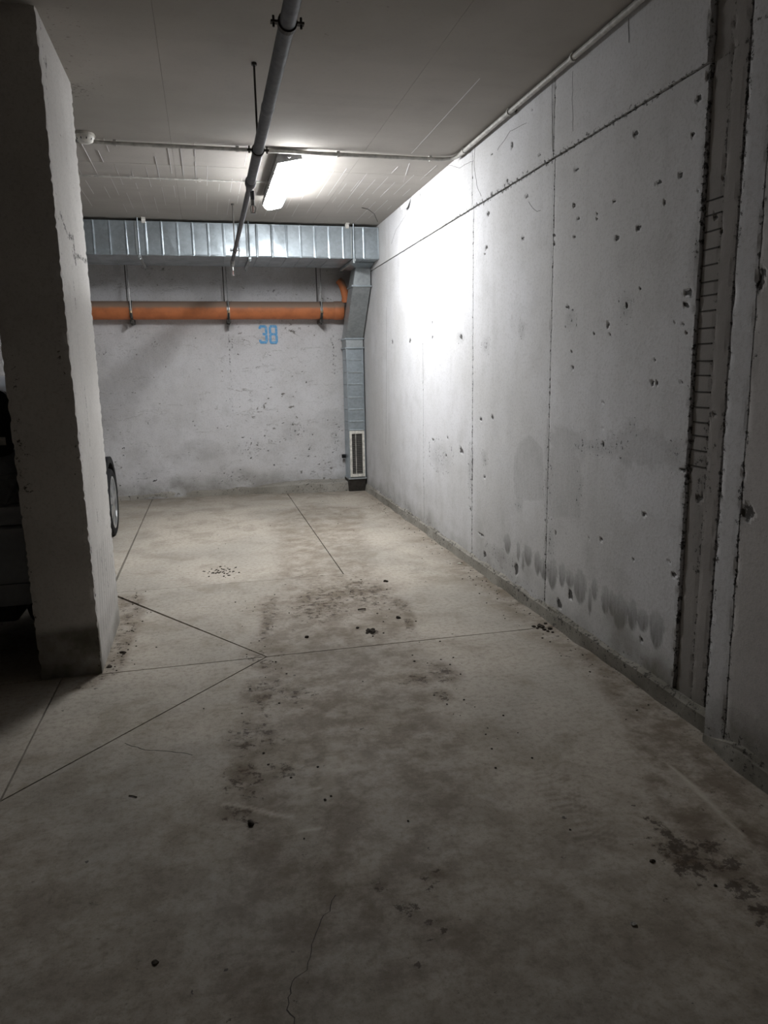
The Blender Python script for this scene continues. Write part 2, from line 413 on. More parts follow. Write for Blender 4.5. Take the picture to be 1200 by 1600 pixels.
WLINES = [[(6.158, 2.399), (6.024, 2.556), (5.88, 2.691), (5.711, 2.817)], [(4.832, 2.831), (4.853, 2.701), (4.792, 2.569), (4.699, 2.463)], [(3.731, 2.816), (3.711, 2.455)], [(3.515, 2.791), (3.496, 2.488)], [(3.038, 2.813), (3.023, 2.686)], [(4.014, 2.307), (3.962, 2.263), (3.896, 2.233), (3.817, 2.22)], [(5.419, 2.852), (5.141, 2.765), (4.83, 2.734)], [(4.45, 2.689), (4.26, 2.74), (3.999, 2.712)], [(6.461, 2.746), (6.905, 2.667), (7.105, 2.559)], [(7.349, 2.021), (7.413, 1.137), (7.481, 0.604)], [(3.738, 1.175), (3.82, 0.7)], [(5.429, 0.772), (5.131, 0.783)], [(2.546, 2.03), (2.539, 1.756)]]
F_RUST = [(0.286, 4.195, 0.084, 0.329), (0.212, 3.503, 0.097, 0.177), (0.149, 3.066, 0.113, 0.215), (0.112, 2.718, 0.127, 0.196), (0.059, 2.421, 0.102, 0.178), (0.038, 2.228, 0.094, 0.088), (0.058, 2.151, 0.029, 0.047), (0.23, 3.183, 0.118, 0.137), (0.339, 3.116, 0.145, 0.12), (0.858, 3.04, 0.116, 0.069), (0.929, 2.88, 0.05, 0.089), (1.059, 4.088, 0.053, 0.251), (1.038, 3.799, 0.037, 0.164), (0.427, 1.802, 0.043, 0.053), (0.452, 1.689, 0.087, 0.052), (0.517, 1.611, 0.051, 0.032), (0.58, 1.804, 0.055, 0.044), (0.263, 3.919, 0.057, 0.199), (0.87, 4.412, 0.245, 0.489), (0.605, 4.288, 0.236, 0.455), (1.004, 3.112, 0.091, 0.144), (0.197, 2.45, 0.092, 0.085)]
F_SPOT = [(0.501, 1.559, 0.014, 0.017), (0.471, 1.536, 0.01, 0.01), (0.411, 1.467, 0.011, 0.011), (1.169, 1.661, 0.009, 0.012), (0.053, 2.141, 0.01, 0.026), (0.814, 3.736, 0.031, 0.05)]
F_WET = [(1.296, 1.816, 0.039, 0.074), (1.277, 1.707, 0.065, 0.077), (1.268, 1.635, 0.051, 0.087), (1.359, 1.685, 0.063, 0.044), (1.364, 1.594, 0.072, 0.041), (1.343, 1.504, 0.052, 0.048), (1.333, 1.419, 0.05, 0.051)]
F_TRACK = [(0.593, 7.46), (0.988, 7.706), (1.509, 7.525), (1.281, 6.003), (1.112, 4.72), (1.024, 3.748), (0.953, 3.05), (0.868, 2.456), (0.759, 1.911), (0.565, 1.262), (-0.181, 1.456), (-0.119, 1.853), (-0.022, 2.301), (0.118, 3.01), (0.201, 3.783), (0.378, 5.03)]
F_DARKR = [(1.928, 7.003), (1.774, 4.807), (1.727, 3.488), (1.696, 3.075), (1.546, 2.429), (1.434, 2.202), (1.37, 2.001), (1.305, 1.731), (1.236, 1.494), (1.3, 1.358), (1.651, 1.518), (1.828, 2.328), (1.843, 3.561), (1.824, 4.941)]
F_PILB = [(-0.619, 4.864), (-0.436, 4.808), (-0.41, 4.227), (-0.459, 3.879), (-0.472, 3.535), (-0.567, 3.373), (-0.698, 3.34), (-0.591, 3.553), (-0.563, 4.329)]
F_LIGHT = [[(-0.022, 2.278), (0.059, 2.233), (0.137, 2.172), (0.185, 2.144)], [(1.528, 2.107), (1.524, 1.991), (1.516, 1.864), (1.505, 1.76), (1.496, 1.686)], [(0.206, 2.066), (0.266, 2.064)], [(0.255, 2.281), (0.301, 2.292)]]
F_CRACK = [[(0.262, 1.752), (0.231, 1.698), (0.207, 1.676), (0.179, 1.598), (0.15, 1.523), (0.124, 1.512), (0.114, 1.475), (0.098, 1.452), (0.095, 1.423), (0.11, 1.393), (0.103, 1.318)], [(-0.385, 2.793), (-0.309, 2.721), (-0.249, 2.705), (-0.19, 2.674), (-0.107, 2.626)]]
CRUMBS = [(1.11, 4.655), (0.83, 4.119), (0.814, 3.736), (0.453, 3.749), (1.001, 3.912), (0.032, 5.26), (1.725, 3.531), (1.728, 7.218), (1.81, 4.945), (-0.32, 2.401), (1.168, 1.658), (0.056, 2.144), (-0.492, 3.795), (-0.54, 3.619), (0.981, 1.455), (-0.037, 5.074), (-0.203, 1.636)]
F_TREAD = [(1.086, 2.141), (1.083, 2.039), (1.072, 1.93), (1.064, 1.796)]
PATCH_POLY = [[(4.17, 0.844), (4.08, 0.97), (3.947, 1.019), (3.775, 0.961), (3.736, 0.677), (4.019, 0.623), (4.043, 0.54), (4.154, 0.668)], [(3.696, 0.968), (3.526, 1.018), (3.343, 0.938), (3.323, 0.643), (3.675, 0.59)]]


def vnoise(u, v, scale, seed):
    r = np.random.default_rng(seed).random((64, 64))
    a = u*scale; b = v*scale; i = np.floor(a).astype(int); j = np.floor(b).astype(int)
    fa = a-i; fb = b-j; fa = fa*fa*(3-2*fa); fb = fb*fb*(3-2*fb)
    g = lambda p, q: r[p % 64, q % 64]
    return (g(i, j)*(1-fa)+g(i+1, j)*fa)*(1-fb) + (g(i, j+1)*(1-fa)+g(i+1, j+1)*fa)*fb

# ================================================================== FLOOR
floor = bx('floor', (XL, 1.99, YF, 9.0, -0.18, -0.03), M['sub'])
tag(floor, 'worn grey concrete floor cut into slabs by thin joints', kind='structure')

def slab(poly, joints, fx, fy):
    """one convex slab; joints[i] says whether edge i is a sawn joint (then the edge is set back)"""
    n = len(poly)
    xs = [p[0] for p in poly]; ys = [p[1] for p in poly]
    ux = [x for x in fx if min(xs)-0.02 <= x <= max(xs)+0.02]; uy = [y for y in fy if min(ys)-0.02 <= y <= max(ys)+0.02]
    ux = sorted(set(ux) | {min(xs)-0.021, max(xs)+0.021}); uy = sorted(set(uy) | {min(ys)-0.021, max(ys)+0.021})
    bm = bmesh.new()
    G = [[bm.verts.new((x, y, 0)) for y in uy] for x in ux]
    for i in range(len(ux)-1):
        for j in range(len(uy)-1):
            bm.faces.new((G[i][j], G[i+1][j], G[i+1][j+1], G[i][j+1]))
    for i in range(n):
        a, b = Vector((*poly[i], 0)), Vector((*poly[(i+1) % n], 0))
        d = (b-a).normalized(); nin = Vector((-d.y, d.x, 0))
        p = a + nin*(0.0035 if joints[i] else 0)
        bmesh.ops.bisect_plane(bm, geom=bm.verts[:]+bm.edges[:]+bm.faces[:], dist=1e-5, plane_co=p, plane_no=-nin, clear_outer=True)
    ed = [e for e in bm.edges if len(e.link_faces) == 1]
    r = bmesh.ops.extrude_edge_only(bm, edges=ed)
    for v in r['geom']:
        if isinstance(v, bmesh.types.BMVert): v.co.z -= 0.03
    o = obj('slab', bm, M['floor'], floor)
    me = o.data; c = coords(me); u, v = c[:, 0], c[:, 1]
    R = np.zeros(len(u)); G_ = np.zeros(len(u)); B = np.zeros(len(u))
    near = (u > -2) & (v > 0.6)
    w = vnoise(u, v, 2.2, 3)*0.25+vnoise(u, v, 6, 4)*0.12
    tr = poly_in(u+(w-0.18)*0.7, v+(w-0.18)*0.5, F_TRACK, 0.1)
    G_ = np.maximum(G_, tr*(0.46+0.14*sstep(-v, -5.5, -2.5)))
    R = np.maximum(R, tr*0.26*sstep(v, 3.2, 4.4)*sstep(-v, -5.6, -4.8))
    dk = poly_in(u+(w-0.18)*0.3, v+(w-0.18)*0.5, F_DARKR, 0.05)
    G_ = np.maximum(G_, dk*0.72); R = np.maximum(R, dk*0.2)
    pb = poly_in(u+(w-0.18)*0.2, v, F_PILB, 0.03)
    G_ = np.maximum(G_, pb*0.6); R = np.maximum(R, pb*0.42)
    for q in F_RUST:
        d = ell(u+(w-0.18)*0.35, v+(w-0.18)*0.5, q, 1.25)
        s = sstep(-d, -1.15, -0.25)
        R = np.maximum(R, s*0.50); G_ = np.maximum(G_, s*0.75)
    shade_dirt = sstep(-(v+1.6*(w-0.18)+0.25*(u-0.6)), -3.4, -1.5)  # foreground light falloff painted into the slab colour, together with brown tracked dirt
    G_ = np.maximum(G_, shade_dirt*(0.42+0.9*(w-0.18))); R = np.maximum(R, shade_dirt*0.10)
    for q in F_SPOT: R = np.maximum(R, sstep(-ell(u, v, q), -1.15, -0.8)*0.75)
    for q in F_WET:
        s = sstep(-ell(u+(w-0.18)*0.25, v+(w-0.18)*0.4, q, 1.5), -1.1, -0.2); R = np.maximum(R, s*0.72); G_ = np.maximum(G_, s*0.9)
    for q in F_LIGHT: B = np.maximum(B, sstep(-seg_dist(u, v, q), -0.014, -0.003)*0.55)
    B = np.maximum(B, sstep(-ell(u+(w-0.18)*0.4, v, (0.36, 2.42, 0.28, 0.30)), -1.1, -0.1)*0.30*(vnoise(u, v, 24, 9) > 0.5))
    # tyre tread print
    td = seg_dist(u, v, F_TREAD); along = u*0.35+v
    G_ = np.maximum(G_, sstep(-td, -0.09, -0.06)*(0.25+0.35*(np.sin(along*2*math.pi/0.035+6*np.abs(td)/0.09) > 0)))
    # dirt gathered along the foot of the walls
    e = np.maximum(sstep(u, XW-0.34, XW-0.02)*np.where(v < 5, 1, 0.7), sstep(v, YB-0.75, YB-0.1)*0.55)
    R = np.maximum(R, e*0.33); G_ = np.maximum(G_, e*0.65)
    # trodden dirt around the crossing of the joints
    for q in ((0.22, 3.57, 0.16, 0.3), (0.03, 5.25, 0.13, 0.18)): R = np.maximum(R, sstep(-ell(u, v, q), -1.1, -0.2)*0.36)
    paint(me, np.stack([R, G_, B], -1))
    return o

fx = np.unique(np.round(np.concatenate([np.arange(XL, -1.4, 0.6), spaced(-1.4, 1.99, 0.0125), [1.99]]), 4))
fy = np.unique(np.round(np.concatenate([np.arange(YF, 0.9, 0.7), spaced(0.9, 3.6, 0.0125), spaced(3.6, 9.0, 0.019)]), 4))
P_, Q_, Rr = (0.22, 3.56), (-0.755, 2.49), (-0.69, 4.92)
L_ = (-1.66, 3.53); A_ = 3.535
FYE, FYN = 8.98, YF
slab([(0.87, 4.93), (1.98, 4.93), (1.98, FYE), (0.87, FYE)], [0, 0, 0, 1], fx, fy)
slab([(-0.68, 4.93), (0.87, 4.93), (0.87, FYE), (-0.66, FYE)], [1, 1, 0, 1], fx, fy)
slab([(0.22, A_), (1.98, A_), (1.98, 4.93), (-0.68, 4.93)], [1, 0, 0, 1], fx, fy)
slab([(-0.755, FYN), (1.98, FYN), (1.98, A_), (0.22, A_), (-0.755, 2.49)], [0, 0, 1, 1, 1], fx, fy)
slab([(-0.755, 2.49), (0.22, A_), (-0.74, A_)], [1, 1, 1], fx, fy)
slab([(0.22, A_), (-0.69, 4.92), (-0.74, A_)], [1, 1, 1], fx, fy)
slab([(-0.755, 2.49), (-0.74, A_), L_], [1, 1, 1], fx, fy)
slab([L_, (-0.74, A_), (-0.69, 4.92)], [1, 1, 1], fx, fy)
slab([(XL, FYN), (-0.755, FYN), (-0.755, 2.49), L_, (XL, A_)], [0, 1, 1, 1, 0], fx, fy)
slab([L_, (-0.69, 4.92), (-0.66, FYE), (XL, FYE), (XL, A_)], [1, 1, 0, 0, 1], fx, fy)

# ================================================================== RIGHT WALL
wr = bx('wall_right', (XW+0.04, XW+0.25, 2.2, YB+0.25, -0.03, CEIL+0.05), M['sub'])
tag(wr, 'long whitewashed concrete wall with holes and ragged formwork joints', kind='structure')

def paint_wall(o):
    me = o.data; c = coords(me); u, v = c[:, 1], c[:, 2]
    R = np.zeros(len(u)); G = np.zeros(len(u)); B = np.zeros(len(u)); D = np.zeros(len(u))
    jit = vnoise(u, v, 45, 11)-0.5
    for q in HOLES:
        if u.min()-0.1 < q[0] < u.max()+0.1:
            d = ell(u, v, q, 0.78)+jit*0.9
            s = sstep(-d, -1.3, -0.6); R = np.maximum(R, s*1.05); D = np.maximum(D, s)
    for q in SPALL:
        if u.min()-0.3 < q[0] < u.max()+0.3:
            d = ell(u, v, q, 1.15)
            R = np.maximum(R, sstep(-d, -1.1, -0.2)*0.37); G = np.maximum(G, sstep(-d, -1.1, -0.4)*0.22)
            R = np.maximum(R, sstep(-np.abs(d-0.95+jit*0.3), -0.16, -0.03)*0.42)
    for q in OVALS:
        d = ell(u+jit*0.01, v, q, 1.0)+jit*0.45*sstep(v, q[1]-q[3]*0.4, q[1]+q[3])
        d = d*np.where(v < q[1], 1+0.25*np.abs(u-q[0])/q[2], 1)
        s = sstep(-d, -1.05, -0.82); G = np.maximum(G, s*(0.36+0.52*sstep((q[1]-v)/q[3], -0.9, 0.7)))
    for q in PATCH_POLY: G = np.maximum(G, poly_in(u+jit*0.02, v+jit*0.015, q, 0.006)*0.20)
    for q in PATCH[2:]: G = np.maximum(G, sstep(-(ell(u, v, q)+jit*0.5), -1.15, -0.8)*0.22)
    lo = vnoise(u, v, 3, 5)
    for y, s in ((2.11, 0.5), (2.215, 0.48), (2.305, 0.52), (2.395, 0.52), (2.5, 0.48), (3.70, 0.53), (4.89, 0.53), (6.1, 0.34)):
        d = np.abs(u-y+jit*0.008)
        R = np.maximum(R, sstep(-d, -0.022, -0.003)*(s-0.12+0.22*lo)*np.where(v < 2.445, 1, 0.85))
    d = np.abs(v-2.452+jit*0.012)
    R = np.maximum(R, sstep(-d, -0.034, -0.006)*(0.40+0.22*lo)*sstep(u, 2.4, 3.0)*sstep(-u, -5.6, -4.6))
    R = np.maximum(R, sstep(-d, -0.010, -0.003)*0.5*sstep(-u, -6, -5.4))
    B = np.maximum(B, sstep(-(v+0.25*(lo-0.5)), -0.34, -0.05)*(0.55+0.4*sstep(-u, -4.2, -2.5)))
    B = np.maximum(B, sstep(-(v+0.6*(lo-0.5)), -0.9, -0.1)*0.22)
    R = np.maximum(R, sstep(-(v+0.12*(lo-0.5)), -0.2, -0.08)*0.30)
    paint(me, np.stack([R, G, B], -1))
    c[:, 0] += D*0.006
    me.vertices.foreach_set('co', c.astype(np.float32).ravel()); me.update()

def wall_panel(y0, y1, z0, z1, x, sy, sz, mat='wall', g=0.003, thick=0.03):
    ys, zs = spaced(y0+g, y1-g, sy), spaced(z0+g, z1-g, sz)
    def fn(U, V):
        X = np.full(U.shape, x)+0.0025*(vnoise(U, V, 1.1, 21)-0.5)
        eu = np.minimum(U-ys[0], ys[-1]-U); ev = np.minimum(V-zs[0], zs[-1]-V)
        chip = sstep(-np.minimum(eu, ev), -0.02, 0)*(vnoise(U, V, 28, 22)**2)*0.006
        return X+chip, U+0.0, V+0.0
    o = lattice('panel', ys, zs, fn, M[mat], wr, (thick, 0, 0))
    paint_wall(o); return o

ZJ = 2.45
yj = [2.50, 3.70, 4.89, 6.10, 7.31, YB]
for i, (a, b) in enumerate(zip(yj, yj[1:])):
    s = 0.011 if i < 2 else 0.016
    wall_panel(a, b, 0.0, ZJ, XW, s, s)
    wall_panel(a, b, ZJ, CEIL+0.02, XW-0.010, s*1.2, s)
# recessed construction-joint strips beside the thicker wall
for y0, y1, x in ((2.392, 2.497, XW+0.012), (2.305, 2.390, XW+0.004)):
    wall_panel(y0, y1, 0.0, CEIL+0.02, x, 0.011, 0.014, 'strip', 0.004)
bm = bmesh.new()
for k in range(18):
    z = 1.02+k*0.057+random.uniform(-0.006, 0.006)
    box(bm, XW+0.0105, XW+0.018, 2.398+random.uniform(0, 0.01), 2.488, z-0.0025, z+0.0025)
tag(obj('joint_rib', bm, M['sub'], wr), kind='stuff')

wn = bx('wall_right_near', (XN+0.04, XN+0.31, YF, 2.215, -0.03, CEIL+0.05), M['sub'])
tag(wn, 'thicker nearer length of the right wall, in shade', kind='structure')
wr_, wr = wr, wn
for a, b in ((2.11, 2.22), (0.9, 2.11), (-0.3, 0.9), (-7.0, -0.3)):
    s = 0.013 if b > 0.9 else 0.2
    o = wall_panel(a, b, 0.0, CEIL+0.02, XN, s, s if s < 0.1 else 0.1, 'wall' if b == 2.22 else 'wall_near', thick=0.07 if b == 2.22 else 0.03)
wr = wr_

def ledge(name, label, y0, y1, xw, mat, prot=0.014, h=0.075, seed=31):
    ys = spaced(y0, y1, 0.022); us = np.array([0, 0.3, 0.56, 0.64, 0.8, 1.0])
    def fn(U, V):
        n = vnoise(U, V*0.3, 7, seed)-0.5
        fade = sstep(y1-U, -0.01, 0.22)
        out = np.where(V < 0.6, prot+0.006, prot*(1-(V-0.6)/0.4))+n*0.022*(V < 0.97)
        z = np.where(V < 0.6, h*V/0.6, h+0.012*(V-0.6)/0.4)+n*0.022*(V > 0.3)
        return xw-out*(fade if y1 < 3 else 1.0), U, z*(0.35+0.65*fade if y1 < 3 else 1.0)
    o = lattice(name, ys, us, fn, mat, None, (0.04, 0, 0), smooth=True)
    me = o.data; c = coords(me); u, v = c[:, 1], c[:, 2]
    lo = vnoise(u, v, 4, 8)
    paint(me, np.stack([0.2+0.2*lo+0.1*(v > h*0.9), 0.1*lo, 0.25+0.5*sstep(-u, -4.5, -2.3)+0.4*lo], -1))
    tag(o, label, kind='structure'); return o
ledge('baseboard_right', 'low rough concrete footing along the right wall', 2.24, YB, XW, M['plinth'])
ledge('baseboard_right_near', 'rough concrete footing of the nearer right wall', -1.0, 2.22, XN, M['plinth'], 0.014, 0.075, 33)

bm = bmesh.new()
for q in WLINES[:-3]:
    rj = random.Random(len(q)*7+int(q[0][0]*100)); P = []
    for (y0, z0), (y1, z1) in zip(q, q[1:]):
        n = max(2, int(math.hypot(y1-y0, z1-z0)/0.03))
        for k in range(n): P.append(((XW if z0 < 2.45 else XW-0.010)-0.001, y0+(y1-y0)*k/n+rj.gauss(0, 0.003), z0+(z1-z0)*k/n+rj.gauss(0, 0.002)))
    tube(bm, P, 0.0009, 4)
tag(obj('cobweb_and_hairline', bm, M['rod_dark'], wr), kind='stuff')
for q in F_CRACK:
    bm = bmesh.new(); rj = random.Random(3); P = []
    for (x0, y0), (x1, y1) in zip(q, q[1:]):
        n = max(2, int(math.hypot(y1-y0, x1-x0)/0.02))
        for k in range(n): P.append((x0+(x1-x0)*k/n+rj.gauss(0, 0.003), y0+(y1-y0)*k/n+rj.gauss(0, 0.003), 0.0))
    A = [bm.verts.new((p[0]-0.001-0.0008*rj.random(), p[1], 0.0006)) for p in P]; B = [bm.verts.new((p[0]+0.0008+0.0008*rj.random(), p[1]+0.001, 0.0006)) for p in P]
    A2 = [bm.verts.new((p[0], p[1], -0.004)) for p in P]
    for k in range(len(P)-1):
        bm.faces.new((A[k], A[k+1], B[k+1], B[k])); bm.faces.new((A[k], A2[k], A2[k+1], A[k+1])); bm.faces.new((B[k+1], A2[k+1], A2[k], B[k]))
    obj('hairline_crack', bm, M['rod_dark'], floor)

# ================================================================== BACK WALL
wb = bx('wall_back', (XL, XW+0.3, YB+0.03, YB+0.3, -0.03, CEIL+0.05), M['sub'])
tag(wb, 'rough rendered back wall, whitewashed and pitted', kind='structure')
def back_sheet(x0, x1, step):
    xs, zs = spaced(x0, x1, step), spaced(0, CEIL+0.02, step)
    def fn(U, V):
        d = 0.016*(vnoise(U, V, 1.6, 41)-0.5)+0.007*(vnoise(U, V, 7, 42)-0.5)+0.004*(vnoise(U, V, 22, 43)-0.5)
        return U+0.0, YB+d-0.03*sstep(-V, -0.16, 0)*vnoise(U, V, 5, 44), V+0.0
    o = lattice('render_coat', xs, zs, fn, M['back'], wb, (0, 0.05, 0), smooth=True)
    me = o.data; c = coords(me); u, v = c[:, 0], c[:, 2]
    R = np.zeros(len(u)); G = np.zeros(len(u)); B = np.zeros(len(u)); lo = vnoise(u, v, 3, 45)
    r2 = np.random.default_rng(5)
    for _ in range(150):
        q = (r2.uniform(-1.1, 1.6), abs(r2.normal(0.25, 0.75)), r2.uniform(0.006, 0.02), r2.uniform(0.005, 0.013))
        if u.min() < q[0] < u.max(): R = np.maximum(R, sstep(-ell(u, v, q), -1.4, -0.6)*r2.uniform(0.4, 0.8))
    R = np.maximum(R, sstep(-np.abs(u-0.297+0.012*(lo-0.5)), -0.018, -0.004)*(0.30+0.2*lo)*sstep(v, 0.6, 1.1)*sstep(-v, -2.4, -1.95))
    for q in ((-0.72, 1.82, 0.12, 0.09), (-0.5, 1.74, 0.13, 0.1), (0.31, 1.75, 0.1, 0.22), (1.5, 1.6, 0.09, 0.5), (0.5, 0.55, 0.25, 0.2), (1.05, 0.72, 0.25, 0.25), (-0.7, 0.28, 0.35, 0.1), (0.2, 0.2, 0.35, 0.16), (1.0, 2.02, 0.25, 0.06), (0.8, 2.3, 0.4, 0.08), (1.52, 0.6, 0.1, 0.5)):
        R = np.maximum(R, sstep(-ell(u, v, q), -1.1, -0.2)*0.30)
    for q in ((-0.72, 1.96, 0.10, 0.05), (0.31, 1.93, 0.08, 0.06), (1.4, 1.93, 0.1, 0.06)): G = np.maximum(G, sstep(-ell(u, v, q), -1.3, -0.2)*0.55)
    for q in ((0.95, 0.72, 0.12, 0.16), (1.42, 0.85, 0.2, 0.12), (-0.1, 0.55, 0.3, 0.15)): G = np.maximum(G, sstep(-(ell(u, v, q)+0.6*(lo-0.5)), -1.1, -0.85)*0.16)
    B = np.maximum(B, sstep(-(v+0.2*(lo-0.5)), -0.36, -0.04)*0.75)
    B = np.maximum(B, 0.18*sstep(-v, -1.4, -0.2))
    B = np.maximum(B, sstep(v, 2.2, 2.5)*0.25)
    paint(me, np.stack([R, G, B], -1))
back_sheet(-1.4, XW+0.02, 0.017)
back_sheet(XL, -1.4, 0.15)

# rough kerb at the foot of the back wall, thickening to the right
xs = spaced(-1.3, 1.60, 0.03); us = np.array([0, 0.3, 0.53, 0.57, 0.8, 1.0])
def kerb(U, V):
    n = vnoise(U, V*0.4, 6, 51)-0.5
    pr = 0.025+0.20*sstep(U, 0.1, 1.35)
    h = 0.05+0.055*sstep(U, 0.0, 1.2)
    out = np.where(V < 0.55, pr, pr*(1-(V-0.55)/0.45))+n*0.03*(V < 0.95)
    z = np.where(V < 0.55, h*V/0.55, h+0.02*(V-0.55)/0.45)+n*0.03*(V > 0.2)
    return U+0.0, YB-out, z
kb = lattice('baseboard_back', xs, us, kerb, M['plinth'], None, (0, 0.03, 0), smooth=True)
c = coords(kb.data); paint(kb.data, np.stack([0.2+0.2*vnoise(c[:, 0], c[:, 2], 9, 3), 0*c[:, 0], 0.3+0.2*vnoise(c[:, 0], c[:, 2], 4, 6)], -1))
tag(kb, 'broken concrete kerb along the foot of the back wall', kind='structure')

# painted bay number: flat stencilled strokes on the render
def strokes(name, paths, x0, z0, w, h, t):
    bm = bmesh.new()
    for ip, (closed, pts) in enumerate(paths):
        P = [Vector((x0+p[0]*(w-t)+t/2, z0+p[1]*(h-t)+t/2)) for p in pts]; n = len(P)
        L, R2 = [], []
        for i in range(n):
            a = P[i-1] if (closed or i > 0) else P[i]*2-P[i+1]
            b = P[(i+1) % n] if (closed or i < n-1) else P[i]*2-P[i-1]
            d0, d1 = (P[i]-a).normalized(), (b-P[i]).normalized()
            nn = (Vector((-d0.y, d0.x))+Vector((-d1.y, d1.x))); nn.normalize()
            k = t/2/max(0.5, nn.dot(Vector((-d0.y, d0.x))))
            L.append(P[i]+nn*k); R2.append(P[i]-nn*k)
        A = [bm.verts.new((p.x, YB-0.0125-0.0008*ip, p.y)) for p in L]; B = [bm.verts.new((p.x, YB-0.0125-0.0008*ip, p.y)) for p in R2]
        for i in range(n if closed else n-1):
            j = (i+1) % n; bm.faces.new((A[i], A[j], B[j], B[i]))
    r = bmesh.ops.extrude_face_region(bm, geom=bm.faces[:])
    for v in r['geom']:
        if isinstance(v, bmesh.types.BMVert): v.co.y += 0.012
    o = obj(name, bm, M['blue'], wb); return o
three = [(False, [(0.0, 0.84), (0.0, 0.93), (0.12, 1), (0.86, 1), (1, 0.92), (1, 0.6), (0.84, 0.52), (0.40, 0.52)]),
         (False, [(0.84, 0.52), (1, 0.44), (1, 0.08), (0.86, 0), (0.12, 0), (0.0, 0.07), (0.0, 0.16)])]
eight = [(True, [(0.12, 1), (0.88, 1), (1, 0.92), (1, 0.6), (0.86, 0.52), (0.14, 0.52), (0, 0.6), (0, 0.92)]),
         (False, [(0.86, 0.52), (1, 0.44), (1, 0.08), (0.88, 0), (0.12, 0), (0, 0.08), (0, 0.44), (0.14, 0.52)])]
tag(strokes('painted_digit', three, 0.642, 1.731, 0.098, 0.206, 0.028), 'faded blue stencilled digit 3')
tag(strokes('painted_digit', eight, 0.757, 1.728, 0.098, 0.209, 0.0275), 'faded blue stencilled digit 8')

# ================================================================== CEILING
ce = bx('ceiling', (XL, XW+0.3, YF, YB+0.3, CEIL+0.012, CEIL+0.25), M['sub'])
tag(ce, 'bare concrete ceiling with formwork sheet joints', kind='structure')
def ceil_panel(x0, x1, y0, y1, step, dz=0.0):
    g = 0.0006
    xs, ys = spaced(x0+g, x1-g, step), spaced(y0+g, y1-g, step)
    def fn(U, V): return U+0.0, V+0.0, CEIL+dz+0.0006*(vnoise(U, V, 0.9, 61)-0.5)
    o = lattice('panel', xs, ys, fn, M['ceil'], ce, (0, 0, 0.03))
    me = o.data; c = coords(me); u, v = c[:, 0], c[:, 1]
    R = np.zeros(len(u)); lo = vnoise(u, v, 2.5, 62)
    e = np.minimum(np.minimum(u-x0, x1-u), np.minimum(v-y0, y1-v))
    R = np.maximum(R, sstep(-e, -0.02, 0)*(0.1+0.36*lo)*np.where((np.abs(v-y0) < 0.05) | (np.abs(v-y1) < 0.05), 1.0, 0.45))
    for q in ((0.60, 3.5, 0.05, 0.05), (0.22, 3.42, 0.02, 0.02), (0.29, 3.43, 0.02, 0.02), (0.22, 3.88, 0.02, 0.02), (-0.55, 4.35, 0.12, 0.25), (0.0, 4.3, 0.02, 0.02), (1.27, 3.24, 0.03, 0.03)):
        R = np.maximum(R, sstep(-ell(u, v, q), -1.2, -0.3)*0.45)
    d = np.where((u > -0.95) & (u < -0.4), 1, 0)*np.where((v > 3.4) & (v < 4.45), 1, 0)
    R = np.maximum(R, d*0.34)
    paint(me, np.stack([R, 0*R, 0*R], -1))
cx = [-3.86, -2.61, -1.36, -0.11, 1.135, XW+0.05]
cy = [0.69, 3.19, 5.70, YB+0.02]
for a, b in zip(cx, cx[1:]):
    for k, (p, q) in enumerate(zip(cy, cy[1:])):
        ceil_panel(a, b, p, q, 0.03 if a > -1.5 else 0.25, (0, 0.001, 0)[k])
ceil_panel(XL, -3.86, 0.69, YB+0.02, 0.5); ceil_panel(XL, XW+0.05, YF, 0.69, 0.5)
# fins of cement left between the shuttering boards
bm = bmesh.new()
r3 = np.random.default_rng(9)
for k in range(34):
    x = -1.2+k*0.088+r3.uniform(-0.02, 0.02); y = r3.uniform(5.15, 6.2)
    for _ in range(3):
        l = r3.uniform(0.15, 0.9)
        if y+l > 7.5: break
        box(bm, x-0.0016, x+0.0016, y, y+l, CEIL-0.0006, CEIL+0.006); y += l+r3.uniform(0.05, 0.4)
for x0, y0, x1, y1 in ((1.449, 3.828, 1.46, 5.147), (1.605, 5.9, 1.51, 5.38), (1.27, 5.7, 1.29, 7.1)):
    tube(bm, [(x0, y0, CEIL+0.003), (x1, y1, CEIL+0.003)], 0.004, 5)
tag(obj('cement_fin', bm, M['wall'], ce), kind='stuff')

# ================================================================== FAR WALLS OF THE GARAGE (mostly out of view)
for nm, dims, lab in (('wall_left', (XL-0.2, XL, YF, YB+0.3, -0.03, CEIL+0.05), 'far left wall of the garage'),
                      ('wall_front', (XL, XW+0.3, YF-0.2, YF, -0.03, CEIL+0.05), 'garage wall behind the viewer')):
    bm = bmesh.new(); box(bm, *dims); tag(obj(nm, bm, M['garage']), lab, kind='structure')

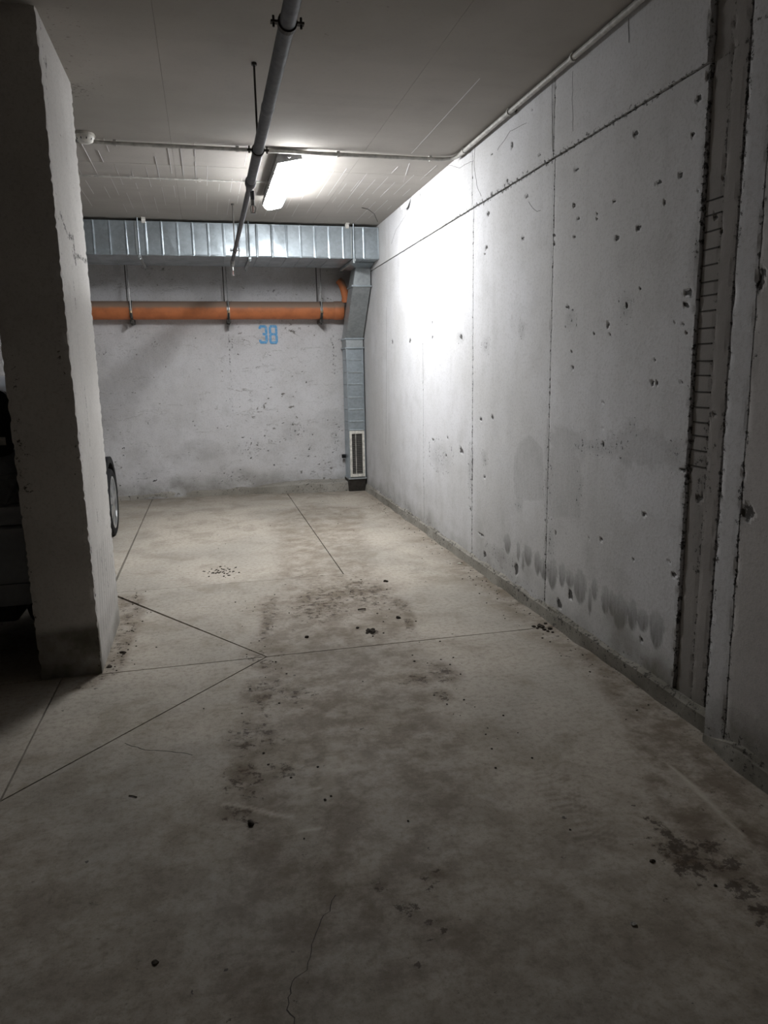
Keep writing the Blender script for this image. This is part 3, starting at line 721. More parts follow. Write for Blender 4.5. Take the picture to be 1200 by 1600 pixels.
# ================================================================== COLUMN
X0, X1, Y0, Y1 = -0.833, -0.56, 3.545, 4.325
def col_per(n1, n2):
    pts = []
    def side(a, b, n):
        t = (1-np.cos(np.linspace(0, math.pi, n+1)))/2*0.5+np.linspace(0, 1, n+1)*0.5
        for k in t[:-1]: pts.append((a[0]+(b[0]-a[0])*k, a[1]+(b[1]-a[1])*k))
    side((X0, Y0), (X1, Y0), n1); side((X1, Y0), (X1, Y1), n2); side((X1, Y1), (X0, Y1), n1); side((X0, Y1), (X0, Y0), n2)
    pts.append(pts[0]); return np.array(pts)
per = col_per(36, 64)
us = np.arange(len(per)); zs = spaced(0, CEIL+0.005, 0.014)
def colfn(U, V):
    x = per[U.astype(int), 0]; y = per[U.astype(int), 1]
    dx = np.minimum(x-X0, X1-x); dy = np.minimum(y-Y0, Y1-y)
    cd = np.hypot(dx, dy)+0.006*vnoise(V, x+y, 20, 77)                                     # distance to the nearest arris
    ch = sstep(-cd, -0.03, 0)*np.clip(vnoise(V, U*0+(x > -0.7)*7+(y > 4)*3, 55, 71)-0.5, 0, 1)*0.015
    sx, sy = np.sign((X0+X1)/2-x), np.sign((Y0+Y1)/2-y)
    n = 0.004*(vnoise(x+y, V, 2, 72)-0.5)
    return x+sx*(ch+n), y+sy*(ch+n)-(0.035+0.055*(Y1-y)/(Y1-Y0))*V/CEIL, V+0.0
#COL
co = lattice('column', us, zs, colfn, M['pillar'], None, None, True)
me = co.data; c = coords(me); u, v, w = c[:, 0], c[:, 1], c[:, 2]
lo = vnoise(u+v, w, 4, 73); R = np.zeros(len(u)); G = np.zeros(len(u)); B = np.zeros(len(u))
cd = np.hypot(np.minimum(np.abs(u-X0), np.abs(u-X1)), np.minimum(np.abs(v-Y0), np.abs(v-Y1)))
R = np.maximum(R, sstep(-cd, -0.05, 0)*(0.16+0.28*lo)*np.where(v < 3.6, 1.0, 0.7))
side = u > X1-0.02
yz = lambda pts, wd, s: np.where(side, sstep(-seg_dist(v, w, pts), -wd, -wd*0.2)*s, 0)
for pts, wd, s in (([(3.6, 2.09), (3.75, 2.03), (3.87, 2.04), (3.91, 1.97), (4.27, 1.99)], 0.025, 0.66), ([(3.84, 1.98), (3.9, 1.93), (3.9, 2.05)], 0.03, 0.6),
                   ([(3.78, 1.9), (3.8, 1.4), (3.83, 0.9), (3.84, 0.5), (3.85, 0.3)], 0.013, 0.58), ([(3.62, 2.6), (3.75, 2.5), (4.0, 2.35), (4.2, 2.2)], 0.012, 0.42),
                   ([(3.56, 2.62), (3.6, 2.7)], 0.03, 0.5), ([(3.95, 0.5), (3.97, 0.42), (4.0, 0.3)], 0.02, 0.42), ([(4.15, 0.6), (4.2, 0.45), (4.25, 0.3)], 0.025, 0.4)):
    R = np.maximum(R, yz(pts, wd, s))
for k in range(9):
    y = 3.62+k*0.08; G = np.maximum(G, yz([(y, 0.15), (y+0.1, 0.55)], 0.022, 0.33))

front = v < Y0+0.03-0.09*w/CEIL
for q in ((-0.60, 1.45, 0.03, 0.16), (-0.58, 1.05, 0.03, 0.12), (-0.80, 1.0, 0.04, 0.3), (-0.79, 1.4, 0.03, 0.12), (-0.7, 1.2, 0.01, 0.01)):
    R = np.maximum(R, np.where(front, sstep(-ell(u, w, q), -1.2, -0.2)*0.37, 0))
B = np.maximum(B, sstep(-(w+0.05*(lo-0.5)), -0.26, -0.2)*np.where(front, 0.95, 0.25))
B = np.maximum(B, sstep(-(w+0.1*(lo-0.5)), -0.16, -0.02)*0.8)
paint(me, np.stack([R, G, B], -1))
tag(co, 'square concrete column with chipped edges', kind='structure')

# ================================================================== CEILING LAMPS
def xf(bm, mat): bmesh.ops.transform(bm, matrix=mat, verts=bm.verts[:])

def lamp(label, x, y0, y1, roll, power, color=LAMP_COLOR, group=None):
    root = empty('ceiling_lamp', (x, (y0+y1)/2, CEIL)); tag(root, label, 'lamp', group)
    T = Matrix.Translation((x, 0, CEIL-0.004-abs(math.sin(roll))*0.07)) @ Matrix.Rotation(-roll, 4, 'Y')
    em = emitter('lit_diffuser', power, color)
    bm = bmesh.new(); prism(bm, [(-0.07, 0), (0.07, 0), (0.084, -0.025), (0.084, -0.052), (-0.084, -0.052), (-0.084, -0.025)], 'Y', y0, y1)
    xf(bm, T); obj('housing', bm, M['grey_plastic'], root)
    bm = bmesh.new()
    prof = [(-0.080, -0.053), (-0.080, -0.068), (-0.070, -0.085), (-0.05, -0.099), (0.05, -0.099), (0.070, -0.085), (0.080, -0.068), (0.080, -0.053)]
    rows = []
    for yy, s in ((y0+0.012, 0.86), (y0+0.03, 1.0), (y1-0.03, 1.0), (y1-0.012, 0.86)):
        rows.append([bm.verts.new((p*s, yy, -0.053+(q+0.053)*s)) for p, q in prof])
    n = len(prof)
    for a, b in zip(rows, rows[1:]):
        for i in range(n): bm.faces.new((a[i], a[(i+1) % n], b[(i+1) % n], b[i]))
    bm.faces.new(rows[0][::-1]); bm.faces.new(rows[-1])
    xf(bm, T); tag(obj('diffuser', bm, em, root), 'glowing white diffuser')
    for yy in (y0+0.25, (y0+y1)/2, y1-0.25):
        for s in (-1, 1):
            bm = bmesh.new(); box(bm, s*0.084-0.004, s*0.084+0.004, yy-0.012, yy+0.012, -0.070, -0.04)
            xf(bm, T); obj('clip', bm, M['rod'], root)
    bm = bmesh.new(); tube(bm, [(0, y0-0.02, -0.022), (0, y0+0.005, -0.022)], 0.014, 10)
    xf(bm, T); obj('cable_gland', bm, M['grey_plastic'], root)
    for yy in (y0+0.3, y1-0.3):
        bm = bmesh.new(); box(bm, x-0.03, x+0.03, yy-0.02, yy+0.02, CEIL-0.03, CEIL-0.001)
        obj('mounting_bracket', bm, M['rod'], root)
    return root
lamp('lit fluorescent batten with white diffuser on the ceiling above the bay', 0.63, 5.20, 6.48, math.radians(12), LAMP_POWER)
lamp('lit fluorescent batten over the neighbouring bay behind the column', -3.69, 5.20, 6.48, math.radians(0), BAY_POWER)
lamp('added unseen fill lamp on the ceiling behind the viewer', -1.2, -4.6, -3.3, 0.0, FILL_POWER, FILL_COLOR)  # fill light added out of view, brightens the column front

# ================================================================== SPRINKLER PIPES
def sprinkler_head(root, x, y, z, s=1.0):
    h = tb('sprinkler_head', [(x, y, z+0.02*s), (x, y, z-0.022*s)], [0.010*s, 0.013*s], M['rod'], root, 12)
    bm = bmesh.new()
    for k in (-1, 1):
        tube(bm, [(x+k*0.010*s, y, z-0.02*s), (x+k*0.016*s, y, z-0.038*s), (x+k*0.012*s, y, z-0.056*s), (x, y, z-0.064*s)], 0.0028*s, 6)
    obj('frame_arm', bm, M['rod'], h)
    bm = bmesh.new(); tube(bm, [(x, y, z-0.023*s), (x, y, z-0.06*s)], 0.004*s, 8); obj('glass_bulb', bm, M['red'], h)
    bm = bmesh.new(); tube(bm, [(x, y, z-0.064*s), (x, y, z-0.067*s)], 0.018*s, 14); obj('deflector', bm, M['rod'], h)

def sprinkler_pipe(label, dx=0.0, group=None):
    root = empty('sprinkler_pipe', (0.32+dx, 2.4, 2.455)); tag(root, label, 'pipe', group)
    X = lambda y: 0.316+0.0035*(y-2.4)+dx
    Z = 2.456
    tb('pipe_length', [(X(1.2), 1.2, Z), (X(3.35), 3.35, Z)], 0.0255, M['pipe_steel'], root, 20)
    tb('pipe_coupling', [(X(3.22), 3.22, Z), (X(3.235), 3.235, Z), (X(3.27), 3.27, Z), (X(3.285), 3.285, Z)], [0.0255, 0.0275, 0.0275, 0.0255], M['pipe_steel'], root, 20)
    tb('pipe_length', [(X(3.35), 3.35, Z), (X(4.45), 4.45, Z)], 0.0255, M['pipe_steel'], root, 20)
    tb('reducer', [(X(4.42), 4.42, Z), (X(4.43), 4.43, Z), (X(4.50), 4.50, Z), (X(4.56), 4.56, Z), (X(4.60), 4.60, Z)], [0.0255, 0.031, 0.031, 0.022, 0.021], M['pipe_steel'], root, 20)
    tb('pipe_length', [(X(4.58), 4.58, Z), (X(7.45), 7.45, Z)], 0.0165, M['pipe_steel'], root, 16)
    tb('drop_nipple', [(X(4.62)+0.017, 4.62, Z-0.01), (X(4.62)+0.017, 4.62, Z-0.06)], 0.012, M['pipe_steel'], root, 12)
    sprinkler_head(root, X(4.62)+0.017, 4.62, Z-0.07, 1.0)
    tb('end_elbow', [(X(7.43), 7.40, Z), (X(7.45), 7.45, Z-0.003), (X(7.45), 7.478, Z-0.02), (X(7.45), 7.485, Z-0.05)], [0.0165, 0.021, 0.021, 0.018], M['rod'], root, 14)
    sprinkler_head(root, X(7.45), 7.485, Z-0.065, 1.0)
    for y in (2.50, 3.844, 6.85):
        r = 0.0255 if y < 4.4 else 0.0165
        hg = tb('hanger_rod', [(X(y), y, CEIL), (X(y), y, Z+r)], 0.005, M['darksteel'], root, 8)
        bm = bmesh.new(); tube(bm, [(X(y), y, CEIL), (X(y), y, CEIL-0.012)], 0.013, 8); obj('ceiling_anchor', bm, M['darksteel'], hg)
        bm = bmesh.new(); ring(bm, (X(y), y, Z), 'Y', r, r+0.005, 0.012, 20)
        cl = obj('pipe_clamp', bm, M['darksteel'], root)
        for s in (-1, 1):
            bm = bmesh.new(); box(bm, X(y)+s*(r+0.014)-0.012, X(y)+s*(r+0.014)+0.012, y-0.010, y+0.010, Z-0.003, Z+0.003)
            tube(bm, [(X(y)+s*(r+0.017), y, Z-0.014), (X(y)+s*(r+0.017), y, Z+0.018)], 0.004, 6)
            obj('clamp_ear', bm, M['darksteel'], cl)
    return root
sprinkler_pipe('long dark steel sprinkler pipe hung from the ceiling beside the lit lamp')
sprinkler_pipe('steel sprinkler pipe over the neighbouring bay behind the column', -2.16)

# ================================================================== CONDUITS
def clip(root, x, y, z, r, axis):
    bm = bmesh.new(); ring(bm, (x, y, z), axis, r, r+0.005, 0.009, 12)
    box(bm, x-0.010, x+0.010, y-0.010, y+0.010, z+r, CEIL-0.003)
    obj('conduit_clip', bm, M['conduit'], root)
root = empty('electrical_conduit', (1.7, 5.17, CEIL)); tag(root, 'grey conduit crossing the ceiling, then turning along the right wall', 'conduit')
zc = CEIL-0.022
tb('crossing_tube', [(-7.99, 5.17, zc), (1.64, 5.17, zc)], 0.0125, M['conduit'], root, 12)
tb('bend', [(1.64, 5.17, zc), (1.70, 5.165, zc), (1.742, 5.14, zc), (1.762, 5.10, zc), (1.766, 5.04, zc)], 0.0128, M['conduit'], root, 12)
tb('wall_side_tube', [(1.766, 5.04, zc), (1.766, 2.3, zc)], 0.0135, M['conduit'], root, 12)
tb('wall_side_tube', [(1.766, 2.3, zc), (1.70, 2.15, zc), (1.70, -3, zc)], 0.0135, M['conduit'], root, 12)
for x in (-0.45, 0.30, 0.96, 1.6): clip(root, x, 5.17, zc, 0.0125, 'X')
for y in (4.95, 4.2, 3.45, 2.7): clip(root, 1.766, y, zc, 0.0135, 'Y')
root = empty('lamp_cable', (0.2, 6.02, CEIL)); tag(root, 'thin grey cable clipped across the ceiling up to the lamp', 'cable')
tb('cable_run', [(-7.99, 6.05, CEIL-0.016), (0.35, 6.02, CEIL-0.016), (0.50, 6.0, CEIL-0.018), (0.565, 5.98, CEIL-0.022)], 0.006, M['conduit'], root, 8)
for x in (-0.43, 0.06, 0.40): clip(root, x, 6.03, CEIL-0.016, 0.006, 'X')

# smoke detector
root = empty('smoke_detector', (-0.615, 5.10, CEIL)); tag(root, 'small round off-white smoke detector on the ceiling beside the column', 'smoke detector')
sx, sy = -0.612, 5.08
tb('mounting_base', [(sx, sy, CEIL), (sx, sy, CEIL-0.016)], [0.058, 0.062], M['white_plastic'], root, 24)
tb('cap', [(sx, sy, CEIL-0.016), (sx, sy, CEIL-0.028), (sx, sy, CEIL-0.045), (sx, sy, CEIL-0.055)], [0.054, 0.055, 0.045, 0.026], M['white_plastic'], root, 24)
bm = bmesh.new()
for k in range(10):
    a = 2*math.pi*k/10; tube(bm, [(sx+0.052*math.cos(a), sy+0.052*math.sin(a), CEIL-0.030), (sx+0.047*math.cos(a), sy+0.047*math.sin(a), CEIL-0.040)], 0.0035, 5)
tag(obj('sensing_slots', bm, M['black'], root), kind='stuff')

# hanging scraps at the ceiling corner
def ribbon(name, label, pts, wid, mat, cat):
    bm = bmesh.new(); tube(bm, pts, wid, 6); tag(obj(name, bm, mat, None, True), label, cat)
ribbon('loose_wire', 'short dark loose wire hanging from the ceiling near the right wall', [(1.47, 6.84, CEIL), (1.52, 6.80, CEIL-0.02), (1.57, 6.78, CEIL-0.06), (1.60, 6.77, CEIL-0.13)], 0.0035, M['darksteel'], 'wire')
bm = bmesh.new()
vs = [bm.verts.new(p) for p in ((1.795, 6.55, CEIL-0.002), (1.795, 6.36, CEIL-0.006), (1.775, 6.42, CEIL-0.075), (1.735, 6.47, CEIL-0.085), (1.745, 6.53, CEIL-0.045))]
bm.faces.new(vs); r = bmesh.ops.extrude_face_region(bm, geom=bm.faces[:])
for v in r['geom']:
    if isinstance(v, bmesh.types.BMVert): v.co.x += 0.004
tag(obj('paint_flake', bm, M['wall']), 'peeling white paint flake where right wall meets ceiling', 'paint flake')

# ================================================================== VENTILATION DUCT
YD, ZB, ZT, YR = 7.58, 2.510, 2.818, 8.26
duct = empty('ventilation_duct', (0.4, 7.9, ZB)); tag(duct, 'galvanized rectangular air duct along the back wall with a drop to the corner', 'duct')
sm = [-7.98, -7.4, -6.8, -6.2, -5.8, -5.4, -4.9, -4.4, -3.9, -3.45, -3.0, -2.55, -2.1, -1.7, -1.35, -1.06, -0.915, -0.77, -0.626, -0.45, -0.306, -0.162, -0.023, 0.121, 0.266, 0.411, 0.58, 0.727, 0.867, 1.007, 1.15, 1.292, 1.437, 1.646, 1.800]
rr = np.random.default_rng(4)
for a, b in zip(sm, sm[1:]):
    bm = bmesh.new(); e = rr.uniform(-0.0015, 0.0015)
    box(bm, a+0.0015, b-0.0015, YD+e, YR, ZB+e, ZT, 0.004)
    # slightly dished sheet between the seams
    fr = [f for f in bm.faces if f.normal.y < -0.9 and f.calc_area() > 0.01]
    for f in fr:
        q = bmesh.ops.inset_individual(bm, faces=[f], thickness=0.012, depth=0.0)
        for v in f.verts: v.co.y += rr.uniform(0.0005, 0.0035)
    obj('duct_panel', bm, M['galv'], duct)
for x in sm[1:-1]:
    bm = bmesh.new(); box(bm, x-0.003, x+0.003, YD-0.006, YD+0.004, ZB-0.004, ZT+0.002, 0.0015)
    box(bm, x-0.003, x+0.003, YD, YR, ZB-0.004, ZB+0.002)
    obj('seam', bm, M['galv'], duct)
for x in (-6.5, -4.2, -2.3, -0.515, 0.504, 1.535):
    yh = YD-0.022
    h = tb('duct_hanger', [(x, yh, CEIL), (x, yh, ZB-0.045)], 0.006, M['galv'], duct, 8)
    bm = bmesh.new()
    prism(bm, [(x-0.016, ZB-0.030), (x+0.016, ZB-0.030), (x+0.016, ZB-0.007), (x-0.016, ZB-0.007)], 'Y', YD-0.045, YR+0.045) if False else box(bm, x-0.014, x+0.014, YD-0.045, YR+0.045, ZB-0.028, ZB-0.005, 0.003)
    obj('trapeze_rail', bm, M['galv_dull'], h)
    bm = bmesh.new(); tube(bm, [(x, yh, ZB-0.028), (x, yh, ZB-0.042)], 0.013, 6); tube(bm, [(x, YR+0.022, CEIL), (x, YR+0.022, ZB-0.045)], 0.006, 8)
    obj('nut_and_rear_rod', bm, M['galv_dull'], h)
    bm = bmesh.new(); box(bm, x-0.028, x-0.012, YD-0.012, YD-0.002, ZB+0.0, ZT-0.005, 0.002); obj('strap', bm, M['galv_dull'], h)
for x in (-0.46, 1.475):
    bm = bmesh.new(); box(bm, x-0.018, x+0.018, YD-0.02, YD+0.02, CEIL-0.045, CEIL+0.001, 0.003); box(bm, x-0.018, x+0.018, YD-0.05, YD-0.02, CEIL-0.006, CEIL+0.001)
    obj('ceiling_bracket', bm, M['white_plastic'], duct)

# the drop in the corner: neck, raked offset, straight riser with grille
DX0, DX1 = 1.595, 1.795
def section(name, y0a, z0, y0b, z1, dep, x0a=DX0, x0b=DX0, mat='galv_dull'):
    bm = bmesh.new()
    A = [(x0a, y0a, z0), (DX1, y0a, z0), (DX1, y0a+dep, z0), (x0a, y0a+dep, z0)]
    B = [(x0b, y0b, z1), (DX1, y0b, z1), (DX1, y0b+dep, z1), (x0b, y0b+dep, z1)]
    A = [bm.verts.new(p) for p in A]; B = [bm.verts.new(p) for p in B]
    for i in range(4): bm.faces.new((A[i], A[(i+1) % 4], B[(i+1) % 4], B[i]))
    bm.faces.new(A[::-1]); bm.faces.new(B)
    bmesh.ops.bevel(bm, geom=bm.edges[:], offset=0.003, segments=1, affect='EDGES')
    return obj(name, bm, M[mat], duct)
def flange(y, z, dep, x0=DX0, t=0.008, w=0.014):
    bm = bmesh.new(); box(bm, x0-w, DX1+0.010, y-w, y+dep+0.01, z-t, z+t, 0.002)
    return obj('flange', bm, M['galv'], duct)
YN, YL, DEP = 7.98, 8.44, 0.26
bm = bmesh.new()                      # flared collar under the duct
A = [bm.verts.new(p) for p in ((1.52, 7.80, ZB-0.004), (1.802, 7.80, ZB-0.004), (1.802, 8.28, ZB-0.004), (1.52, 8.28, ZB-0.004))]
B = [bm.verts.new(p) for p in ((1.625, 7.96, ZB-0.03), (1.797, 7.96, ZB-0.03), (1.797, 8.24, ZB-0.03), (1.625, 8.24, ZB-0.03))]
for i in range(4): bm.faces.new((A[i], A[(i+1) % 4], B[(i+1) % 4], B[i]))
bm.faces.new(A[::-1]); bm.faces.new(B)
obj('collar', bm, M['galv'], duct)
section('neck', YN, ZB-0.02, YN, 2.295, DEP, 1.635, 1.600)
section('raked_offset', YN, 2.29, YL, 1.765, DEP, 1.600, DX0)
section('lower_neck', YL, 1.76, YL, 1.665, DEP)
flange(YN, 2.292, DEP, 1.600); flange(YL, 1.765, DEP); flange(YL, 1.662, DEP)
sz = [1.654, 1.527, 1.387, 1.251, 1.101, 0.963, 0.824, 0.722]
for a, b in zip(sz, sz[1:]):
    bm = bmesh.new(); box(bm, DX0+0.004, DX1-0.004, YL, YL+DEP, b+0.0015, a-0.0015, 0.004)
    for f in [f for f in bm.faces if f.normal.y < -0.9 and f.calc_area() > 0.005]:
        bmesh.ops.inset_individual(bm, faces=[f], thickness=0.010, depth=0.0)
        for v in f.verts: v.co.y += rr.uniform(0.0005, 0.003)
    obj('duct_panel', bm, M['galv'], duct)
for z in sz[1:-1]:
    bx('seam', (DX0, DX1, YL-0.004, YL+0.01, z-0.003, z+0.003), M['galv_dull'], duct)
for x in (DX0, DX1-0.016):
    bx('corner_trim', (x, x+0.016, YL-0.005, YL+0.012, 0.165, 1.655), M['galv'], duct, 0.002)
bx('grille_box', (DX0+0.004, DX1-0.004, YL+0.03, YL+DEP, 0.165, 0.722), M['galv'], duct)
bx('dark_interior', (DX0+0.02, DX1-0.02, YL+0.024, YL+0.032, 0.18, 0.715), M['black'], duct)
g = empty('grille', (1.695, YL, 0.45)); g.parent = duct; bpy.context.view_layer.update(); g.matrix_parent_inverse = duct.matrix_world.inverted()
gx0, gx1, gz0, gz1 = DX0+0.012, DX1-0.012, 0.178, 0.718
bm = bmesh.new()
for d in ((gx0, gx0+0.026, gz0, gz1), (gx1-0.026, gx1, gz0, gz1), (gx0+0.026, gx1-0.026, gz1-0.034, gz1), (gx0+0.026, gx1-0.026, gz0, gz0+0.034)):
    box(bm, d[0], d[1], YL-0.014, YL+0.03, d[2], d[3], 0.002)
obj('grille_frame', bm, M['frame'], g)
nb = 9
for k in range(nb):
    x = gx0+0.026+(k+0.5)*(gx1-gx0-0.052)/nb
    bx('blade', (x-0.002, x+0.002, YL-0.006, YL+0.02, gz0+0.034, gz1-0.034), M['frame'] if k == 3 else M['grille_dark'], g)
bm = bmesh.new()
for k in range(22):
    z = gz0+0.045+k*(gz1-gz0-0.09)/21; box(bm, gx0+0.026, gx1-0.026, YL+0.006, YL+0.024, z-0.0015, z+0.0015)
tag(obj('rear_fin', bm, M['conduit'], g), kind='stuff')
bx('sill_strip', (DX0-0.012, DX1+0.004, YL-0.02, YL+DEP, 0.150, 0.166), M['galv_dull'], duct, 0.002)
bm = bmesh.new()
A = [bm.verts.new(p) for p in ((1.600, YL+0.04, 0.0), (1.785, YL+0.04, 0.0), (1.785, 8.70, 0.0), (1.600, 8.70, 0.0))]
B = [bm.verts.new(p) for p in ((1.585, YL-0.01, 0.150), (1.79, YL-0.01, 0.150), (1.79, 8.70, 0.150), (1.585, 8.70, 0.150))]
for i in range(4): bm.faces.new((A[i], A[(i+1) % 4], B[(i+1) % 4], B[i]))
bm.faces.new(A[::-1]); bm.faces.new(B)
tag(obj('base_block', bm, M['sub'], duct), 'black base block')
for z, x in ((0.40, DX0-0.02),):
    bm = bmesh.new(); tube(bm, [(x-0.02, 8.68, z), (x+0.03, 8.68, z)], 0.022, 10); obj('pipe_stub', bm, M['black'], duct)

# ================================================================== ORANGE DRAIN PIPE
YP, ZP, RP = 8.60, 2.088, 0.097
dp = empty('drain_pipe', (0.3, YP, ZP)); tag(dp, 'orange plastic drain pipe hung along the back wall under the duct', 'pipe')
tb('pipe_length', [(-7.99, YP, ZP), (-1.2, YP, ZP)], RP, M['orange'], dp, 32)
tb('pipe_length', [(-1.2, YP, ZP), (1.50, YP, ZP)], RP, M['orange'], dp, 32)
tb('socket', [(1.49, YP, ZP), (1.50, YP, ZP), (1.59, YP, ZP), (1.60, YP, ZP)], [RP, RP+0.006, RP+0.006, RP], M['orange'], dp, 32)
el = []
for k in range(9):
    a = math.pi/2*k/8; el.append((1.50+0.10*math.sin(a)*0.9+0.0, YP, ZP+0.07+0.13*(1-math.cos(a))+0.02*k/8))
tb('elbow', [(1.635, YP-0.02, ZP+0.10), (1.628, YP-0.02, ZP+0.17), (1.612, YP-0.02, ZP+0.24), (1.59, YP-0.01, ZP+0.30), (1.56, YP, ZP+0.335)], [0.043, 0.043, 0.043, 0.043, 0.043], M['orange'], dp, 20)
tb('elbow_collar', [(1.635, YP-0.02, ZP+0.085), (1.633, YP-0.02, ZP+0.125)], 0.049, M['orange'], dp, 20)
for x in (-6.4, -4.0, -2.4, -0.715, 0.306, 1.34):
    bm = bmesh.new(); ring(bm, (x, YP, ZP), 'X', RP, RP+0.006, 0.015, 28)
    cl = obj('pipe_clamp', bm, M['rod'], dp)
    tb('hanger_rod', [(x, YP-RP-0.010, ZP-0.02), (x-0.006, YP-RP+0.0, CEIL)], 0.0055, M['rod'], cl, 8)
    tb('hanger_rod', [(x-0.035, YP+0.0, ZP+RP), (x-0.035, YP+0.0, CEIL)], 0.0055, M['darksteel'], cl, 8)
    bm = bmesh.new(); box(bm, x-0.02, x+0.02, YP-0.075, YB-0.0, ZP-RP-0.045, ZP-RP-0.004, 0.004)
    tube(bm, [(x, YP-RP-0.014, ZP-0.03), (x, YP-0.055, ZP-RP-0.06)], 0.008, 6)
    obj('wall_bracket', bm, M['darksteel'], cl)
    bm = bmesh.new(); tube(bm, [(x, YP-RP-0.012, ZP-0.034), (x, YP-RP-0.012, ZP-0.010)], 0.013, 6); obj('nut', bm, M['brass'], cl)

# ================================================================== CAR
car = empty('car', (-1.62, 5.5, 0)); tag(car, 'dark grey small hatchback parked behind the column, seen from its rear', 'car')
CX = -1.66
ST = [  # y, half width, sill z, belt z, roof z, roof half width
    (3.80, 0.66, 0.36, 0.90, 0.93, 0.62), (3.84, 0.76, 0.30, 0.99, 1.06, 0.68), (3.95, 0.79, 0.25, 1.0, 1.335, 0.70), (4.10, 0.80, 0.23, 1.0, 1.405, 0.71),
    (4.6, 0.81, 0.22, 0.99, 1.425, 0.71), (5.4, 0.81, 0.22, 0.97, 1.42, 0.70), (5.9, 0.81, 0.22, 0.95, 1.36, 0.64), (6.35, 0.81, 0.22, 0.93, 1.14, 0.57),
    (6.6, 0.80, 0.22, 0.90, 0.98, 0.56), (6.95, 0.72, 0.22, 0.80, 0.87, 0.50), (7.25, 0.62, 0.24, 0.70, 0.76, 0.44), (7.38, 0.46, 0.32, 0.60, 0.64, 0.34)]
bm = bmesh.new(); rows = []
for y, w, zs_, zb, zr, wr2 in ST:
    half = [(0.0, zr), (wr2*0.6, zr-0.004), (wr2*0.92, zr-0.025), (wr2+0.02, zr-0.075), (w*0.985, zb), (w, zb-0.12), (w, (zs_+zb)/2), (w*0.985, zs_+0.10), (w*0.93, zs_), (0.0, zs_)]
    full = half + [(-a, b) for a, b in half[-2:0:-1]]
    rows.append([bm.verts.new((CX+a, y, b)) for a, b in full])
n = len(rows[0])
for a, b in zip(rows, rows[1:]):
    for i in range(n): bm.faces.new((a[i], a[(i+1) % n], b[(i+1) % n], b[i]))
bm.faces.new(rows[0][::-1]); bm.faces.new(rows[-1])
bmesh.ops.recalc_face_normals(bm, faces=bm.faces)
body = obj('body', bm, M['carpaint'], car, True)
sub = body.modifiers.new('smooth', 'SUBSURF'); sub.levels = 2; sub.render_levels = 2
def plate(name, pts, mat, parent, d, th=0.012):
    bm = bmesh.new(); f = bm.faces.new([bm.verts.new(p) for p in pts])
    r = bmesh.ops.extrude_face_region(bm, geom=bm.faces[:])
    for v in r['geom']:
        if isinstance(v, bmesh.types.BMVert): v.co += Vector(d)*th
    return obj(name, bm, M[mat], parent)
def rounded(x0, x1, z0, z1, r, n=5):
    pts = []
    for cx_, cz_, a0 in ((x1-r, z1-r, 0), (x0+r, z1-r, 90), (x0+r, z0+r, 180), (x1-r, z0+r, 270)):
        for k in range(n+1):
            a = math.radians(a0+90*k/n); pts.append((cx_+r*math.cos(a), cz_+r*math.sin(a)))
    return pts
yg = lambda z: 3.815+0.11*(z-0.95)/0.38
rwz = rounded(CX-0.765, CX+0.765, 1.03, 1.345, 0.06)
rwz = [((x-CX)*(1-0.03*(z-1.02)/0.33)+CX, z) for x, z in rwz]
rw = plate('rear_window', [(x, yg(z)-0.03, z) for x, z in rwz], 'carglass', car, (0, 1, 0), 0.05)
plate('window_sticker', [(x, yg(z)-0.034, z) for x, z in ((CX+0.66, 1.085), (CX+0.725, 1.085), (CX+0.722, 1.122), (CX+0.66, 1.122))], 'conduit', rw, (0, 1, 0), 0.003)
for s in (-1, 1):
    plate('tail_light', [(CX+s*a, y, z) for a, y, z in ((0.60, 3.775, 0.93), (0.775, 3.80, 0.95), (0.80, 3.87, 0.93), (0.80, 3.86, 0.82), (0.70, 3.78, 0.80))], 'taillight', car, (0, 1, 0), 0.06)
bm = bmesh.new()
for k, (w, z0, z1, y) in enumerate(((0.80, 0.70, 0.80, 3.76), (0.81, 0.42, 0.70, 3.73), (0.78, 0.30, 0.42, 3.76))):
    box(bm, CX-w, CX+w, y, 4.0, z0, z1, 0.03)
obj('rear_bumper', bm, M['carpaint'], car, True)
bx('lower_valance', (CX-0.70, CX+0.70, 3.78, 4.1, 0.22, 0.32), M['cartrim'], car, 0.02)
bx('number_plate_recess', (CX-0.27, CX+0.27, 3.722, 3.76, 0.54, 0.66), M['cartrim'], car, 0.008)
for s in (-1, 1):
    plate('side_window', [(CX+s*a, y, z) for a, y, z in ((0.797, 4.25, 1.03), (0.79, 6.1, 1.0), (0.70, 5.75, 1.30), (0.665, 5.3, 1.345), (0.66, 4.5, 1.35), (0.69, 4.22, 1.28))], 'carglass', car, (-s, 0, 0), 0.03)
